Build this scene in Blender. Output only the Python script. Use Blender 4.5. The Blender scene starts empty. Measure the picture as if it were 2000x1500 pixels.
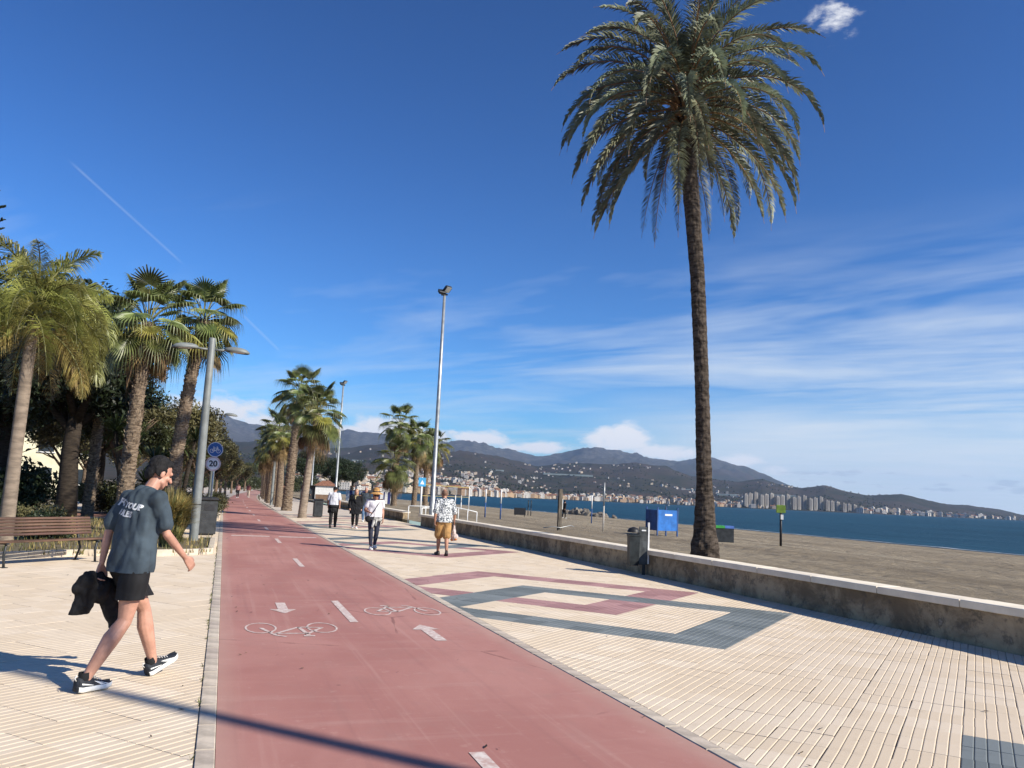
import bpy, bmesh, math, random
import numpy as np
from mathutils import Vector, Matrix, noise as mnoise
from mathutils.bvhtree import BVHTree
R_ = math.radians
random.seed(7)
scene = bpy.context.scene
COL = scene.collection

# ------------------------------------------------------------------ camera
CAM_H = 1.6
FPX = 1620.0
YAW, PITCH, ROLL = R_(18.673), R_(7.7256), R_(2.63)
_fw = Vector((math.sin(YAW)*math.cos(PITCH), math.cos(YAW)*math.cos(PITCH), math.sin(PITCH)))
_r0 = Vector((math.cos(YAW), -math.sin(YAW), 0))
_u0 = _r0.cross(_fw)
CR = _r0*math.cos(ROLL) + _u0*math.sin(ROLL)
CU = -_r0*math.sin(ROLL) + _u0*math.cos(ROLL)
CF = _fw
cam_d = bpy.data.cameras.new('camera')
cam = bpy.data.objects.new('camera', cam_d)
COL.objects.link(cam)
cam_d.sensor_width = 36.0
cam_d.lens = 36.0*FPX/2000.0
cam_d.clip_start = 0.05
cam_d.clip_end = 60000
cam.matrix_world = Matrix(((CR.x, CU.x, -CF.x, 0), (CR.y, CU.y, -CF.y, 0), (CR.z, CU.z, -CF.z, CAM_H), (0, 0, 0, 1)))
scene.camera = cam

# ------------------------------------------------------------------ sun + sky
SUN_EL = R_(33.5)
SUN_DIR = Vector((0.686*math.cos(SUN_EL), -0.727*math.cos(SUN_EL), math.sin(SUN_EL))).normalized()   # towards the sun
sl = bpy.data.lights.new('sun', 'SUN')
sl.energy = 5.0
sl.angle = R_(0.55)
sl.color = (1.0, 0.93, 0.81)
sun = bpy.data.objects.new('sun', sl)
COL.objects.link(sun)
sun.rotation_euler = (-SUN_DIR).to_track_quat('-Z', 'Y').to_euler()

world = bpy.data.worlds.new('World')
scene.world = world
world.cycles.sampling_method = 'MANUAL'; world.cycles.sample_map_resolution = 256
world.use_nodes = True
WT = world.node_tree
WT.nodes.clear()

class NT:
    """tiny node helper"""
    def __init__(s, tree): s.t = tree
    def n(s, typ, **kw):
        nd = s.t.nodes.new(typ)
        for k, v in kw.items(): setattr(nd, k, v)
        return nd
    def link(s, a, b): s.t.links.new(a, b)
    def val(s, sock, v):
        if hasattr(v, 'is_linked') or isinstance(v, bpy.types.NodeSocket): s.t.links.new(v, sock)
        else: sock.default_value = v
    def m(s, op, a, b=None, c=None, clamp=False):
        nd = s.n('ShaderNodeMath', operation=op, use_clamp=clamp)
        s.val(nd.inputs[0], a)
        if b is not None: s.val(nd.inputs[1], b)
        if c is not None: s.val(nd.inputs[2], c)
        return nd.outputs[0]
    def vm(s, op, a, b=None, out=0):
        nd = s.n('ShaderNodeVectorMath', operation=op)
        s.val(nd.inputs[0], a)
        if b is not None: s.val(nd.inputs[1], b)
        return nd.outputs[out]
    def ss(s, x, lo, hi):
        nd = s.n('ShaderNodeMapRange', interpolation_type='SMOOTHSTEP')
        s.val(nd.inputs[0], x); nd.inputs[1].default_value = lo; nd.inputs[2].default_value = hi
        return nd.outputs[0]
    def noise(s, vec, scale, detail=4, rough=.55, dist=0.0):
        nd = s.n('ShaderNodeTexNoise')
        if vec is not None: s.link(vec, nd.inputs['Vector'])
        nd.inputs['Scale'].default_value = scale; nd.inputs['Detail'].default_value = detail
        nd.inputs['Roughness'].default_value = rough; nd.inputs['Distortion'].default_value = dist
        return nd.outputs[0]
    def mix(s, f, a, b, blend='MIX'):
        nd = s.n('ShaderNodeMix', data_type='RGBA', blend_type=blend)
        s.val(nd.inputs[0], f)
        for i, v in ((6, a), (7, b)):
            if isinstance(v, bpy.types.NodeSocket): s.link(v, nd.inputs[i])
            else: nd.inputs[i].default_value = (v[0], v[1], v[2], 1)
        return nd.outputs[2]
    def comb(s, x, y, z):
        nd = s.n('ShaderNodeCombineXYZ')
        for i, v in enumerate((x, y, z)): s.val(nd.inputs[i], v)
        return nd.outputs[0]

def build_sky():
    N = NT(WT)
    sky = N.n('ShaderNodeTexSky', sky_type='NISHITA', sun_disc=False)
    sky.sun_elevation = SUN_EL
    sky.sun_rotation = math.atan2(SUN_DIR.x, SUN_DIR.y)
    sky.altitude = 0; sky.air_density = 1.0; sky.dust_density = 0.25; sky.ozone_density = 3.0
    gm_ = N.n('ShaderNodeGamma'); gm_.inputs[1].default_value = 1.46        # the deep blue of the phone's rendering
    N.link(sky.outputs[0], gm_.inputs[0])
    clear = N.mix(1.0, gm_.outputs[0], (.200, .355, .495), 'MULTIPLY')
    tc = N.n('ShaderNodeTexCoord')
    d = N.vm('NORMALIZE', tc.outputs['Generated'])
    sp = N.n('ShaderNodeSeparateXYZ'); N.link(d, sp.inputs[0])
    x, y, z = sp.outputs
    az = N.m('MULTIPLY', N.m('ARCTAN2', x, y), 57.29578)
    el = N.m('MULTIPLY', N.m('ARCSINE', z), 57.29578)
    # --- cirrus on a high flat layer: streaks running along azimuth ~ 6 deg
    zz = N.m('ADD', N.m('MAXIMUM', z, 0.0), 0.045)
    px = N.m('DIVIDE', x, zz); py = N.m('DIVIDE', y, zz)
    a = R_(-38)
    u = N.m('ADD', N.m('MULTIPLY', px, math.sin(a)), N.m('MULTIPLY', py, math.cos(a)))
    v = N.m('SUBTRACT', N.m('MULTIPLY', px, math.cos(a)), N.m('MULTIPLY', py, math.sin(a)))
    wv = N.noise(N.comb(N.m('MULTIPLY', u, .25), N.m('MULTIPLY', v, .5), 3.1), 1.0, 2, .5)
    v2 = N.m('ADD', v, N.m('MULTIPLY', N.m('SUBTRACT', wv, .5), 1.3))
    c1 = N.noise(N.comb(N.m('MULTIPLY', u, .26), N.m('MULTIPLY', v2, .62), 0.0), 1.0, 5, .62, .25)
    c2 = N.noise(N.comb(N.m('MULTIPLY', u, .75), N.m('MULTIPLY', v2, 1.8), 5.0), 1.0, 4, .65, .4)
    band = N.m('ADD', N.m('MULTIPLY', c1, .72), N.m('MULTIPLY', c2, .28))
    low = N.m('SUBTRACT', 1.0, N.ss(el, 11.0, 21.0))          # thin out with height
    right = N.ss(az, 2.0, 46.0)
    cover = N.m('MULTIPLY', low, N.m('ADD', .55, N.m('MULTIPLY', right, .45)))
    thr = N.m('SUBTRACT', .55, N.m('MULTIPLY', cover, .15))
    cir = N.m('MULTIPLY', N.m('SUBTRACT', band, thr), 4.2, clamp=True)
    cir = N.m('MULTIPLY', cir, N.m('MULTIPLY', cover, .92), clamp=True)
    # veil near the horizon over the sea
    veil = N.m('MULTIPLY', N.m('SUBTRACT', 1.0, N.ss(N.m('ADD', el, N.m('MULTIPLY', N.m('SUBTRACT', c1, .5), 7.0)), 4.0, 8.2)), N.ss(az, 20.0, 36.0))
    veil = N.m('MULTIPLY', veil, N.m('ADD', .62, N.m('MULTIPLY', c2, .5)), clamp=True)
    dens = N.m('MAXIMUM', cir, N.m('MULTIPLY', veil, 1.0))
    # --- cumulus resting on and behind the ridge, and one small puff high up
    q = N.comb(N.m('MULTIPLY', az, .55), N.m('MULTIPLY', el, 1.15), 1.7)
    puff = N.noise(q, 1.0, 5, .6, .2)
    cum = None
    for (a0, e0, ra, re, k) in [(-1.0, 4.8, 4.0, 1.0, 1.1), (2.2, 4.2, 2.2, .7, 1.0), (7.5, 3.9, 3.0, .5, .9), (10.6, 4.15, 2.6, 1.0, 1.25), (13.2, 3.75, 2.0, .7, 1.0),
                                (16.6, 3.9, 3.0, .62, 1.15), (20.4, 3.4, 2.8, .5, 1.05), (25.2, 4.1, 1.5, .9, 1.15), (27.0, 4.35, 1.5, .95, 1.2), (29.2, 3.4, 2.6, .55, 1.05),
                                (34.2, 3.0, 1.6, .5, 1.0), (36.2, 2.4, 1.5, .4, .8), (40.2, 30.6, 2.2, 1.8, .46), (41.6, 32.0, 1.6, 1.2, .38)]:
        da = N.m('DIVIDE', N.m('SUBTRACT', az, a0), ra); de = N.m('DIVIDE', N.m('SUBTRACT', el, e0), re)
        gss = N.m('MULTIPLY', N.m('POWER', 2.718, N.m('MULTIPLY', N.m('ADD', N.m('MULTIPLY', da, da), N.m('MULTIPLY', de, de)), -1.0)), k)
        cum = gss if cum is None else N.m('MAXIMUM', cum, gss)
    cumd = N.ss(N.m('ADD', cum, N.m('MULTIPLY', N.m('MULTIPLY', N.m('SUBTRACT', puff, .5), 1.7), N.m('MULTIPLY', cum, 3.0, clamp=True))), .26, .90)
    # --- small grey cloudlets low over the sea
    g1 = N.noise(N.comb(N.m('MULTIPLY', az, .33), N.m('MULTIPLY', el, 1.5), 9.0), 1.0, 3, .6)
    gm = N.m('MULTIPLY', N.ss(el, 1.0, 1.7), N.m('SUBTRACT', 1.0, N.ss(el, 2.3, 3.2)))
    gm = N.m('MULTIPLY', gm, N.m('MULTIPLY', N.ss(az, 34.0, 39.0), N.ss(g1, .56, .66)))
    # --- contrails
    def trail(p, q_, w, k):
        def dv(az_, el_): return Vector((math.sin(R_(az_))*math.cos(R_(el_)), math.cos(R_(az_))*math.cos(R_(el_)), math.sin(R_(el_))))
        A, B = dv(*p), dv(*q_)
        nrm = A.cross(B).normalized(); mid = (A+B).normalized(); half = A.dot(mid)
        off = N.m('ABSOLUTE', N.vm('DOT_PRODUCT', d, tuple(nrm), out=1))
        prof = N.m('SUBTRACT', 1.0, N.ss(off, w*.2, w))
        along = N.ss(N.vm('DOT_PRODUCT', d, tuple(mid), out=1), half, half + (1-half)*.5)
        return N.m('MULTIPLY', N.m('MULTIPLY', prof, along), N.m('MULTIPLY', k, N.m('ADD', .3, c2)))
    tr = N.m('MAXIMUM', trail((-11.2, 19.0), (-3.6, 13.7), .0020, .17), trail((0.0, 11.2), (2.9, 8.8), .0022, .16))
    col = N.mix(N.m('MAXIMUM', dens, tr, clamp=True), clear, (5.6, 6.2, 6.8))
    col = N.mix(cumd, col, (6.9, 7.0, 7.3))
    col = N.mix(N.m('MULTIPLY', gm, .45), col, (2.6, 3.2, 4.1))
    bg = N.n('ShaderNodeBackground'); bg.inputs[1].default_value = 0.10
    N.link(col, bg.inputs[0])
    out = N.n('ShaderNodeOutputWorld'); N.link(bg.outputs[0], out.inputs[0])
build_sky()

scene.view_settings.view_transform = 'Standard'
scene.view_settings.look = 'None'
scene.view_settings.exposure = 0.45
scene.view_settings.gamma = 1.0
scene.view_settings.use_curve_mapping = False
scene.render.engine = 'CYCLES'
cy = scene.cycles
cy.use_denoising = True
cy.max_bounces = 6; cy.diffuse_bounces = 3; cy.glossy_bounces = 2; cy.transmission_bounces = 3; cy.volume_bounces = 1; cy.transparent_max_bounces = 8
cy.caustics_reflective = False; cy.caustics_refractive = False
cy.sample_clamp_indirect = 6.0

# ------------------------------------------------------------------ helpers
def ray(px, py):
    return (CF + CR*((px-1000)/FPX) - CU*((py-750)/FPX)).normalized()
def azel(px, py):
    d = ray(px, py); return math.degrees(math.atan2(d.x, d.y)), math.degrees(math.asin(d.z))
def project(p):
    d = Vector(p) - Vector((0, 0, CAM_H)); z = d.dot(CF)
    if z < .1: return None
    return 1000 + FPX*d.dot(CR)/z, 750 - FPX*d.dot(CU)/z, z

MATS = {}
def mat(name, col, rough=.7, var=.12, vscale=3.0, bump=0.0, bscale=40.0, metal=0.0, spec=.4, objvar=0.0, col2=None, stretch=(1, 1, 1), coat=0.0, trans=0.0, detail=5, bdist=None):
    """procedural principled: base colour modulated by object-space noise, optional second colour, per-object variation and fine bump"""
    if name in MATS: return MATS[name]
    m = bpy.data.materials.new(name); m.use_nodes = True
    t = m.node_tree; N = NT(t); b = t.nodes['Principled BSDF']
    tc = N.n('ShaderNodeTexCoord'); mp = N.n('ShaderNodeMapping'); mp.inputs['Scale'].default_value = stretch
    N.link(tc.outputs['Object'], mp.inputs[0]); vec = mp.outputs[0]
    f = N.noise(vec, vscale, detail, .6)
    c2 = col2 if col2 else tuple(c*(1-2.2*var) for c in col)
    c1 = col if col2 else tuple(min(1, c*(1+var)) for c in col)
    c = N.mix(N.ss(f, .32, .68), c2, c1)
    if objvar:
        oi = N.n('ShaderNodeObjectInfo')
        hs = N.n('ShaderNodeHueSaturation')
        N.link(c, hs.inputs['Color'])
        N.link(N.m('ADD', 1-objvar, N.m('MULTIPLY', oi.outputs['Random'], 2*objvar)), hs.inputs['Value'])
        N.link(N.m('ADD', .5-objvar*.06, N.m('MULTIPLY', oi.outputs['Random'], objvar*.12)), hs.inputs['Hue'])
        c = hs.outputs[0]
    N.link(c, b.inputs['Base Color'])
    b.inputs['Roughness'].default_value = rough; b.inputs['Metallic'].default_value = metal
    b.inputs['Specular IOR Level'].default_value = spec
    if coat: b.inputs['Coat Weight'].default_value = coat
    if bump:
        bp = N.n('ShaderNodeBump'); bp.inputs['Strength'].default_value = bump; bp.inputs['Distance'].default_value = bdist or .12/bscale
        N.link(N.noise(vec, bscale, 6, .65), bp.inputs['Height']); N.link(bp.outputs[0], b.inputs['Normal'])
    if trans:
        tr = N.n('ShaderNodeBsdfTranslucent'); N.link(c, tr.inputs[0])
        ms = N.n('ShaderNodeMixShader'); ms.inputs[0].default_value = trans
        N.link(b.outputs[0], ms.inputs[1]); N.link(tr.outputs[0], ms.inputs[2])
        N.link(ms.outputs[0], t.nodes['Material Output'].inputs[0])
    MATS[name] = m
    return m

def newmesh(name, verts, faces, mats=None, idx=None, smooth=False):
    me = bpy.data.meshes.new(name)
    me.from_pydata([tuple(v) for v in verts], [], faces)
    for m in (mats or []): me.materials.append(m)
    if idx is not None: me.polygons.foreach_set('material_index', idx)
    if smooth: me.polygons.foreach_set('use_smooth', [True]*len(me.polygons))
    me.update()
    return me
def ob(name, me, parent=None, loc=None, rot=None, scale=None):
    o = bpy.data.objects.new(name, me); COL.objects.link(o)
    if parent is not None: o.parent = parent
    if loc is not None: o.location = loc
    if rot is not None: o.rotation_euler = rot
    if scale is not None: o.scale = scale if hasattr(scale, '__len__') else (scale,)*3
    return o
def tag(o, label=None, cat=None, group=None, kind=None):
    if label: o['label'] = label
    if cat: o['category'] = cat
    if group: o['group'] = group
    if kind: o['kind'] = kind
    return o
def thing(name, label, cat, loc=(0, 0, 0), rz=0.0, group=None):
    return tag(ob(name, None, None, loc, (0, 0, rz)), label, cat, group)
def copy_tree(o, parent=None):
    c = o.copy(); COL.objects.link(c); c.parent = parent
    for ch in o.children: copy_tree(ch, c)
    return c

class MB:
    """collects simple shapes, builds ONE mesh object"""
    def __init__(s): s.v = []; s.f = []; s.i = []; s.sm = []; s.cur = 0
    def add(s, vs, fs, smooth=False):
        o = len(s.v); s.v += [tuple(v) for v in vs]
        for f in fs: s.f.append([o+k for k in f]); s.i.append(s.cur); s.sm.append(smooth)
        return s
    def box(s, c, d, rz=0.0, M=None, bev=0.0):
        x, y, z = d[0]/2, d[1]/2, d[2]/2
        if bev:
            b = min(bev, x*.9, y*.9, z*.9); vs = []
            for (zz, q) in ((-z, b), (-z+b, 0), (z-b, 0), (z, b)):
                vs += [(x-q, y-q, zz), (-x+q, y-q, zz), (-x+q, -y+q, zz), (x-q, -y+q, zz)]
            fs = [[3, 2, 1, 0], [12, 13, 14, 15]]
            for l in range(3):
                for k in range(4): fs.append([l*4+k, l*4+(k+1) % 4, (l+1)*4+(k+1) % 4, (l+1)*4+k])
        else:
            vs = [(a*x, b*y, c_*z) for c_ in (-1, 1) for b in (-1, 1) for a in (-1, 1)]
            fs = [(0, 2, 3, 1), (4, 5, 7, 6), (0, 1, 5, 4), (2, 6, 7, 3), (0, 4, 6, 2), (1, 3, 7, 5)]
        cs, sn = math.cos(rz), math.sin(rz)
        vs = [Vector((v[0]*cs-v[1]*sn, v[0]*sn+v[1]*cs, v[2])) for v in vs]
        if M is not None: vs = [M @ v for v in vs]
        vs = [v + Vector(c) for v in vs]
        return s.add(vs, fs)
    def tube(s, pts, rads, n=8, cap=True, smooth=True):
        pts = [Vector(p) for p in pts]
        if not hasattr(rads, '__len__'): rads = [rads]*len(pts)
        vs = []; ref = None
        for k, p in enumerate(pts):
            a = pts[max(0, k-1)]; b = pts[min(len(pts)-1, k+1)]
            t = (b-a).normalized()
            if ref is None: ref = Vector((1, 0, 0)) if abs(t.x) < .9 else Vector((0, 1, 0))
            u = (ref - t*ref.dot(t)).normalized(); w = t.cross(u); ref = u
            for j in range(n):
                an = 2*math.pi*j/n; vs.append(p + (u*math.cos(an)+w*math.sin(an))*rads[k])
        fs = []
        for k in range(len(pts)-1):
            for j in range(n): fs.append([k*n+j, k*n+(j+1) % n, (k+1)*n+(j+1) % n, (k+1)*n+j])
        s.add(vs, fs, smooth)
        if cap:
            o = len(s.v)-len(vs); m_ = len(pts)-1
            for f in ([o+j for j in range(n-1, -1, -1)], [o+m_*n+j for j in range(n)]): s.f.append(f); s.i.append(s.cur); s.sm.append(False)
        return s
    def lathe(s, prof, c=(0, 0, 0), n=16, smooth=True, sx=1.0, sy=1.0):
        vs = []
        for r, z in prof:
            for j in range(n): a = 2*math.pi*j/n; vs.append((c[0]+r*sx*math.cos(a), c[1]+r*sy*math.sin(a), c[2]+z))
        fs = [[k*n+j, k*n+(j+1) % n, (k+1)*n+(j+1) % n, (k+1)*n+j] for k in range(len(prof)-1) for j in range(n)]
        s.add(vs, fs, smooth)
        return s
    def prism(s, poly, z0, z1):
        n = len(poly)
        vs = [(p[0], p[1], z0) for p in poly] + [(p[0], p[1], z1) for p in poly]
        fs = [list(range(n-1, -1, -1)), list(range(n, 2*n))] + [[k, (k+1) % n, n+(k+1) % n, n+k] for k in range(n)]
        return s.add(vs, fs)
    def mesh(s, name, mats):
        me = newmesh(name, s.v, s.f, mats if isinstance(mats, (list, tuple)) else [mats], s.i)
        me.polygons.foreach_set('use_smooth', s.sm)
        return me
    def build(s, name, mats, parent=None, loc=None, rot=None, scale=None):
        return ob(name, s.mesh(name, mats), parent, loc, rot, scale)
def fbm(x, y, z=0.0, oct=4):
    a, s, f = 1.0, 0.0, 1.0
    for _ in range(oct): s += a*mnoise.noise((x*f, y*f, z*f+_*7.3)); a *= .5; f *= 2.0
    return s

# ------------------------------------------------------------------ setting
PATH0, PATH1 = 0.09, 3.16          # red bicycle path
WALLX = 9.16
def lerp_tab(x, tab):
    if x <= tab[0][0]: return tab[0][1]
    for (a, va), (b, vb) in zip(tab, tab[1:]):
        if x <= b: return va + (vb-va)*(x-a)/(b-a)
    return tab[-1][1]
def sandz(x, y=0.0):
    return lerp_tab(x, [(9.3, .14), (13, .14), (20, .02), (30, -.2), (40, -.42), (47, -.66), (52, -.86), (62, -1.4), (90, -2.2)])

# ground: earth sheet under everything on the land side
M_EARTH = mat('earth', (.17, .125, .08), .95, .2, .6, .5, 9.0, col2=(.12, .105, .06))
gx = [-6000, -400, -60, -20, -9, -4, 0, 4, 9.25]
gy = [-600, -40, 0, 20, 40, 80, 160, 400, 1500, 5000]
vs = [(x, y, -.035) for y in gy for x in gx]; n = len(gx)
o = ob('ground', newmesh('ground', vs, [(j*n+i, j*n+i+1, (j+1)*n+i+1, (j+1)*n+i) for j in range(len(gy)-1) for i in range(n-1)], [M_EARTH]))
tag(o, kind='structure')

# beach
def mat_sand():
    m = bpy.data.materials.new('beach_sand'); m.use_nodes = True
    N = NT(m.node_tree); b = m.node_tree.nodes['Principled BSDF']
    g = N.n('ShaderNodeNewGeometry'); P = g.outputs['Position']
    mp = N.n('ShaderNodeMapping'); mp.inputs['Scale'].default_value = (.5, .13, 1); N.link(P, mp.inputs[0])
    a = N.noise(mp.outputs[0], .8, 6, .62); f = N.noise(P, 6.0, 7, .7); grit = N.noise(P, 90.0, 3, .7)
    c = N.mix(N.ss(a, .35, .66), (.245, .195, .128), (.340, .278, .190))
    c = N.mix(N.m('MULTIPLY', N.ss(f, .50, .75), .55), c, (.155, .12, .075))
    c = N.mix(N.m('MULTIPLY', N.ss(grit, .4, .7), .28), c, (.37, .31, .215))
    sp = N.n('ShaderNodeSeparateXYZ'); N.link(P, sp.inputs[0])
    bandx = N.m('ADD', sp.outputs[0], N.m('MULTIPLY', N.m('SUBTRACT', N.noise(P, .12, 3, .6), .5), 5.0))
    track = N.m('MULTIPLY', N.ss(bandx, 24.0, 24.7), N.m('SUBTRACT', 1.0, N.ss(bandx, 25.8, 26.6)))
    c = N.mix(N.m('MULTIPLY', track, .45), c, (.40, .335, .235))
    track2 = N.m('MULTIPLY', N.ss(bandx, 17.2, 17.6), N.m('SUBTRACT', 1.0, N.ss(bandx, 18.2, 18.7)))
    c = N.mix(N.m('MULTIPLY', track2, .35), c, (.16, .125, .082))
    wet = N.m('SUBTRACT', 1.0, N.ss(N.m('ADD', sp.outputs[2], N.m('MULTIPLY', a, .12)), -.76, -.66))
    c = N.mix(wet, c, (.10, .082, .06))
    N.link(c, b.inputs['Base Color'])
    N.link(N.m('SUBTRACT', .95, N.m('MULTIPLY', wet, .5)), b.inputs['Roughness'])
    b.inputs['Specular IOR Level'].default_value = .25
    vo = N.n('ShaderNodeTexVoronoi'); vo.feature = 'SMOOTH_F1'; vo.inputs['Scale'].default_value = 1.9; N.link(P, vo.inputs['Vector'])
    pit = N.m('MULTIPLY', N.ss(vo.outputs['Distance'], .0, .45), N.ss(N.noise(P, .35, 3, .6), .42, .6))
    bp = N.n('ShaderNodeBump'); bp.inputs['Strength'].default_value = 1.0; bp.inputs['Distance'].default_value = .11
    N.link(N.m('ADD', N.m('ADD', f, N.m('MULTIPLY', pit, 1.1)), N.m('MULTIPLY', N.noise(P, 22.0, 5, .7), .45)), bp.inputs['Height']); N.link(bp.outputs[0], b.inputs['Normal'])
    return m
bx = [9.3] + list(np.arange(9.8, 34, .45)) + list(np.arange(34, 64, 1.0)) + [80, 90]
by = [-400, -100, -30, -10] + list(np.arange(0, 42, .45)) + list(np.arange(42, 90, 1.2)) + list(np.arange(90, 260, 6)) + [300, 400, 520, 640, 760, 860, 1000]
vs = []
for y in by:
    for x in bx:
        amp = .035*max(0, 1-max(0, x-44)/8) if x > 9.9 else 0
        z = sandz(x) + amp*(fbm(x*.9, y*.9, 2, 4)*.6 + mnoise.noise((x*2.6, y*2.6, 5))*.6) + .06*fbm(x*.16, y*.05, 1, 3)*(1 if 12 < x < 44 else .2)
        # flattened strip: the raked band and wheel track the photo shows parallel to the shore
        if 24.5 < x < 26.0 and y < 70: z -= .03
        xx = x + (2.5*math.sin(y*.013) if x > 40 else 0) if y < 300 else x + (y-300)*.0
        vs.append((xx, y, z))
n = len(bx)
o = ob('beach', newmesh('beach', vs, [(j*n+i, j*n+i+1, (j+1)*n+i+1, (j+1)*n+i) for j in range(len(by)-1) for i in range(n-1)], [mat_sand()], smooth=True))
tag(o, kind='structure')

# sea
def mat_sea():
    m = bpy.data.materials.new('sea_water'); m.use_nodes = True
    N = NT(m.node_tree); b = m.node_tree.nodes['Principled BSDF']
    g = N.n('ShaderNodeNewGeometry'); P = g.outputs['Position']
    mp = N.n('ShaderNodeMapping'); mp.inputs['Scale'].default_value = (.02, .006, 1); mp.inputs['Rotation'].default_value = (0, 0, .5); N.link(P, mp.inputs[0])
    a = N.noise(mp.outputs[0], 1.0, 6, .65)
    c = N.mix(N.ss(a, .36, .64), (.008, .044, .070), (.013, .062, .094))
    N.link(c, b.inputs['Base Color'])
    b.inputs['Roughness'].default_value = .45; b.inputs['Specular IOR Level'].default_value = .08
    mp2 = N.n('ShaderNodeMapping'); mp2.inputs['Scale'].default_value = (1, .45, 1); mp2.inputs['Rotation'].default_value = (0, 0, .35); N.link(P, mp2.inputs[0])
    w = N.m('ADD', N.noise(mp2.outputs[0], .55, 6, .65), N.m('MULTIPLY', N.noise(mp2.outputs[0], .09, 4, .6), 1.6))
    bp = N.n('ShaderNodeBump'); bp.inputs['Strength'].default_value = 1.0; bp.inputs['Distance'].default_value = .7
    N.link(w, bp.inputs['Height']); N.link(bp.outputs[0], b.inputs['Normal'])
    return m
o = ob('sea', newmesh('sea', [(44, -9000, -.8), (17000, -9000, -.8), (17000, 17000, -.8), (44, 17000, -.8)], [(0, 1, 2, 3)], [mat_sea()]))
tag(o, kind='structure')
mb = MB()   # thin line of breaking foam along the waterline
ys = list(np.arange(20, 420, 1.2))
for k, y in enumerate(ys[:-1]):
    def wx(yy): return 51.0 + (2.5*math.sin(yy*.013) if yy < 300 else 0) + 1.0*mnoise.noise((yy*.06, 3, 0)) + .5*mnoise.noise((yy*.4, 1, 0))
    w0 = .25+.45*abs(mnoise.noise((y*.11, 7, 0))); w1 = .25+.45*abs(mnoise.noise((ys[k+1]*.11, 7, 0)))
    mb.add([(wx(y), y, -.77), (wx(y)+w0, y, -.775), (wx(ys[k+1])+w1, ys[k+1], -.775), (wx(ys[k+1]), ys[k+1], -.77)], [(0, 1, 2, 3)])
tag(mb.build('surf_foam', mat('foam', (.72, .75, .76), .6, .1, 2.0)), kind='stuff')

# far land: hills and mountains round the bay, in polar strips about the promenade
def px_ridge(pts): return sorted(azel(*p) for p in pts)
RIDGE2 = [(-75, 3.5), (-40, 4.4), (-14, 4.2)] + px_ridge([(430, 812), (480, 826), (540, 838), (600, 838), (680, 842), (740, 850), (800, 850), (870, 866), (905, 862), (950, 868), (1000, 880), (1050, 891), (1090, 886), (1130, 877), (1165, 874), (1200, 880), (1260, 893), (1320, 902), (1385, 894), (1420, 904), (1470, 917), (1520, 940), (1546, 951), (1600, 975)]) + [(45, 0.2), (75, 0.1)]
RIDGE1 = [(-75, 2.2), (-40, 3.0), (-14, 2.6)] + px_ridge([(430, 868), (560, 862), (620, 880), (700, 874), (760, 868), (800, 862), (870, 886), (910, 884), (980, 893), (1050, 911), (1120, 904), (1200, 908), (1250, 905), (1300, 912), (1350, 930), (1400, 938), (1450, 941), (1490, 937), (1520, 945), (1560, 953), (1610, 948), (1650, 958), (1700, 968), (1760, 966), (1800, 975), (1850, 985), (1900, 988), (1950, 995), (2000, 1006)]) + [(52.5, .2), (54, -.05), (75, -.05)]
RCOAST = [(-75, 900), (6, 900), (10, 900), (15.5, 1300), (20, 1900), (29, 2500), (36, 2600), (42, 2900), (47, 3900), (51, 5000), (75, 6000)]
def terrain(az, r):
    rc = lerp_tab(az, RCOAST); r1 = max(5200, rc+2000); r2 = 11800
    z1 = math.tan(R_(lerp_tab(az, RIDGE1)))*r1; z2 = math.tan(R_(lerp_tab(az, RIDGE2)))*r2
    rv = r1 + (r2-r1)*.45
    prof = [(rc-150, -6), (rc, .3), (rc+60, 4), (rc+(r1-rc)*.28, max(6, .17*z1)), (rc+(r1-rc)*.62, max(8, .50*z1)), (r1, z1), (rv, min(z1*.8, z2*.45)), (rv+(r2-rv)*.55, z2*.62+z1*.1), (r2, z2), (14500, z2*.5)]
    z = lerp_tab(r, prof)
    t = max(0., min(1., (r-rc-40)/900.0))
    X, Y = r*math.sin(R_(az))/1000, r*math.cos(R_(az))/1000
    rg = 1-abs(fbm(X*1.1, Y*1.1, 4.0, 5))*1.5
    amp = t*(14 + .17*max(0, z))
    near_ridge = min(abs(r-r1), abs(r-r2))
    amp *= .35 + .65*min(1, near_ridge/700)
    z += amp*(rg-.45)*1.1 + amp*.35*fbm(X*6, Y*6, 9, 3)
    if az > 52.0: z = min(z, -3)
    return z
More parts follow.
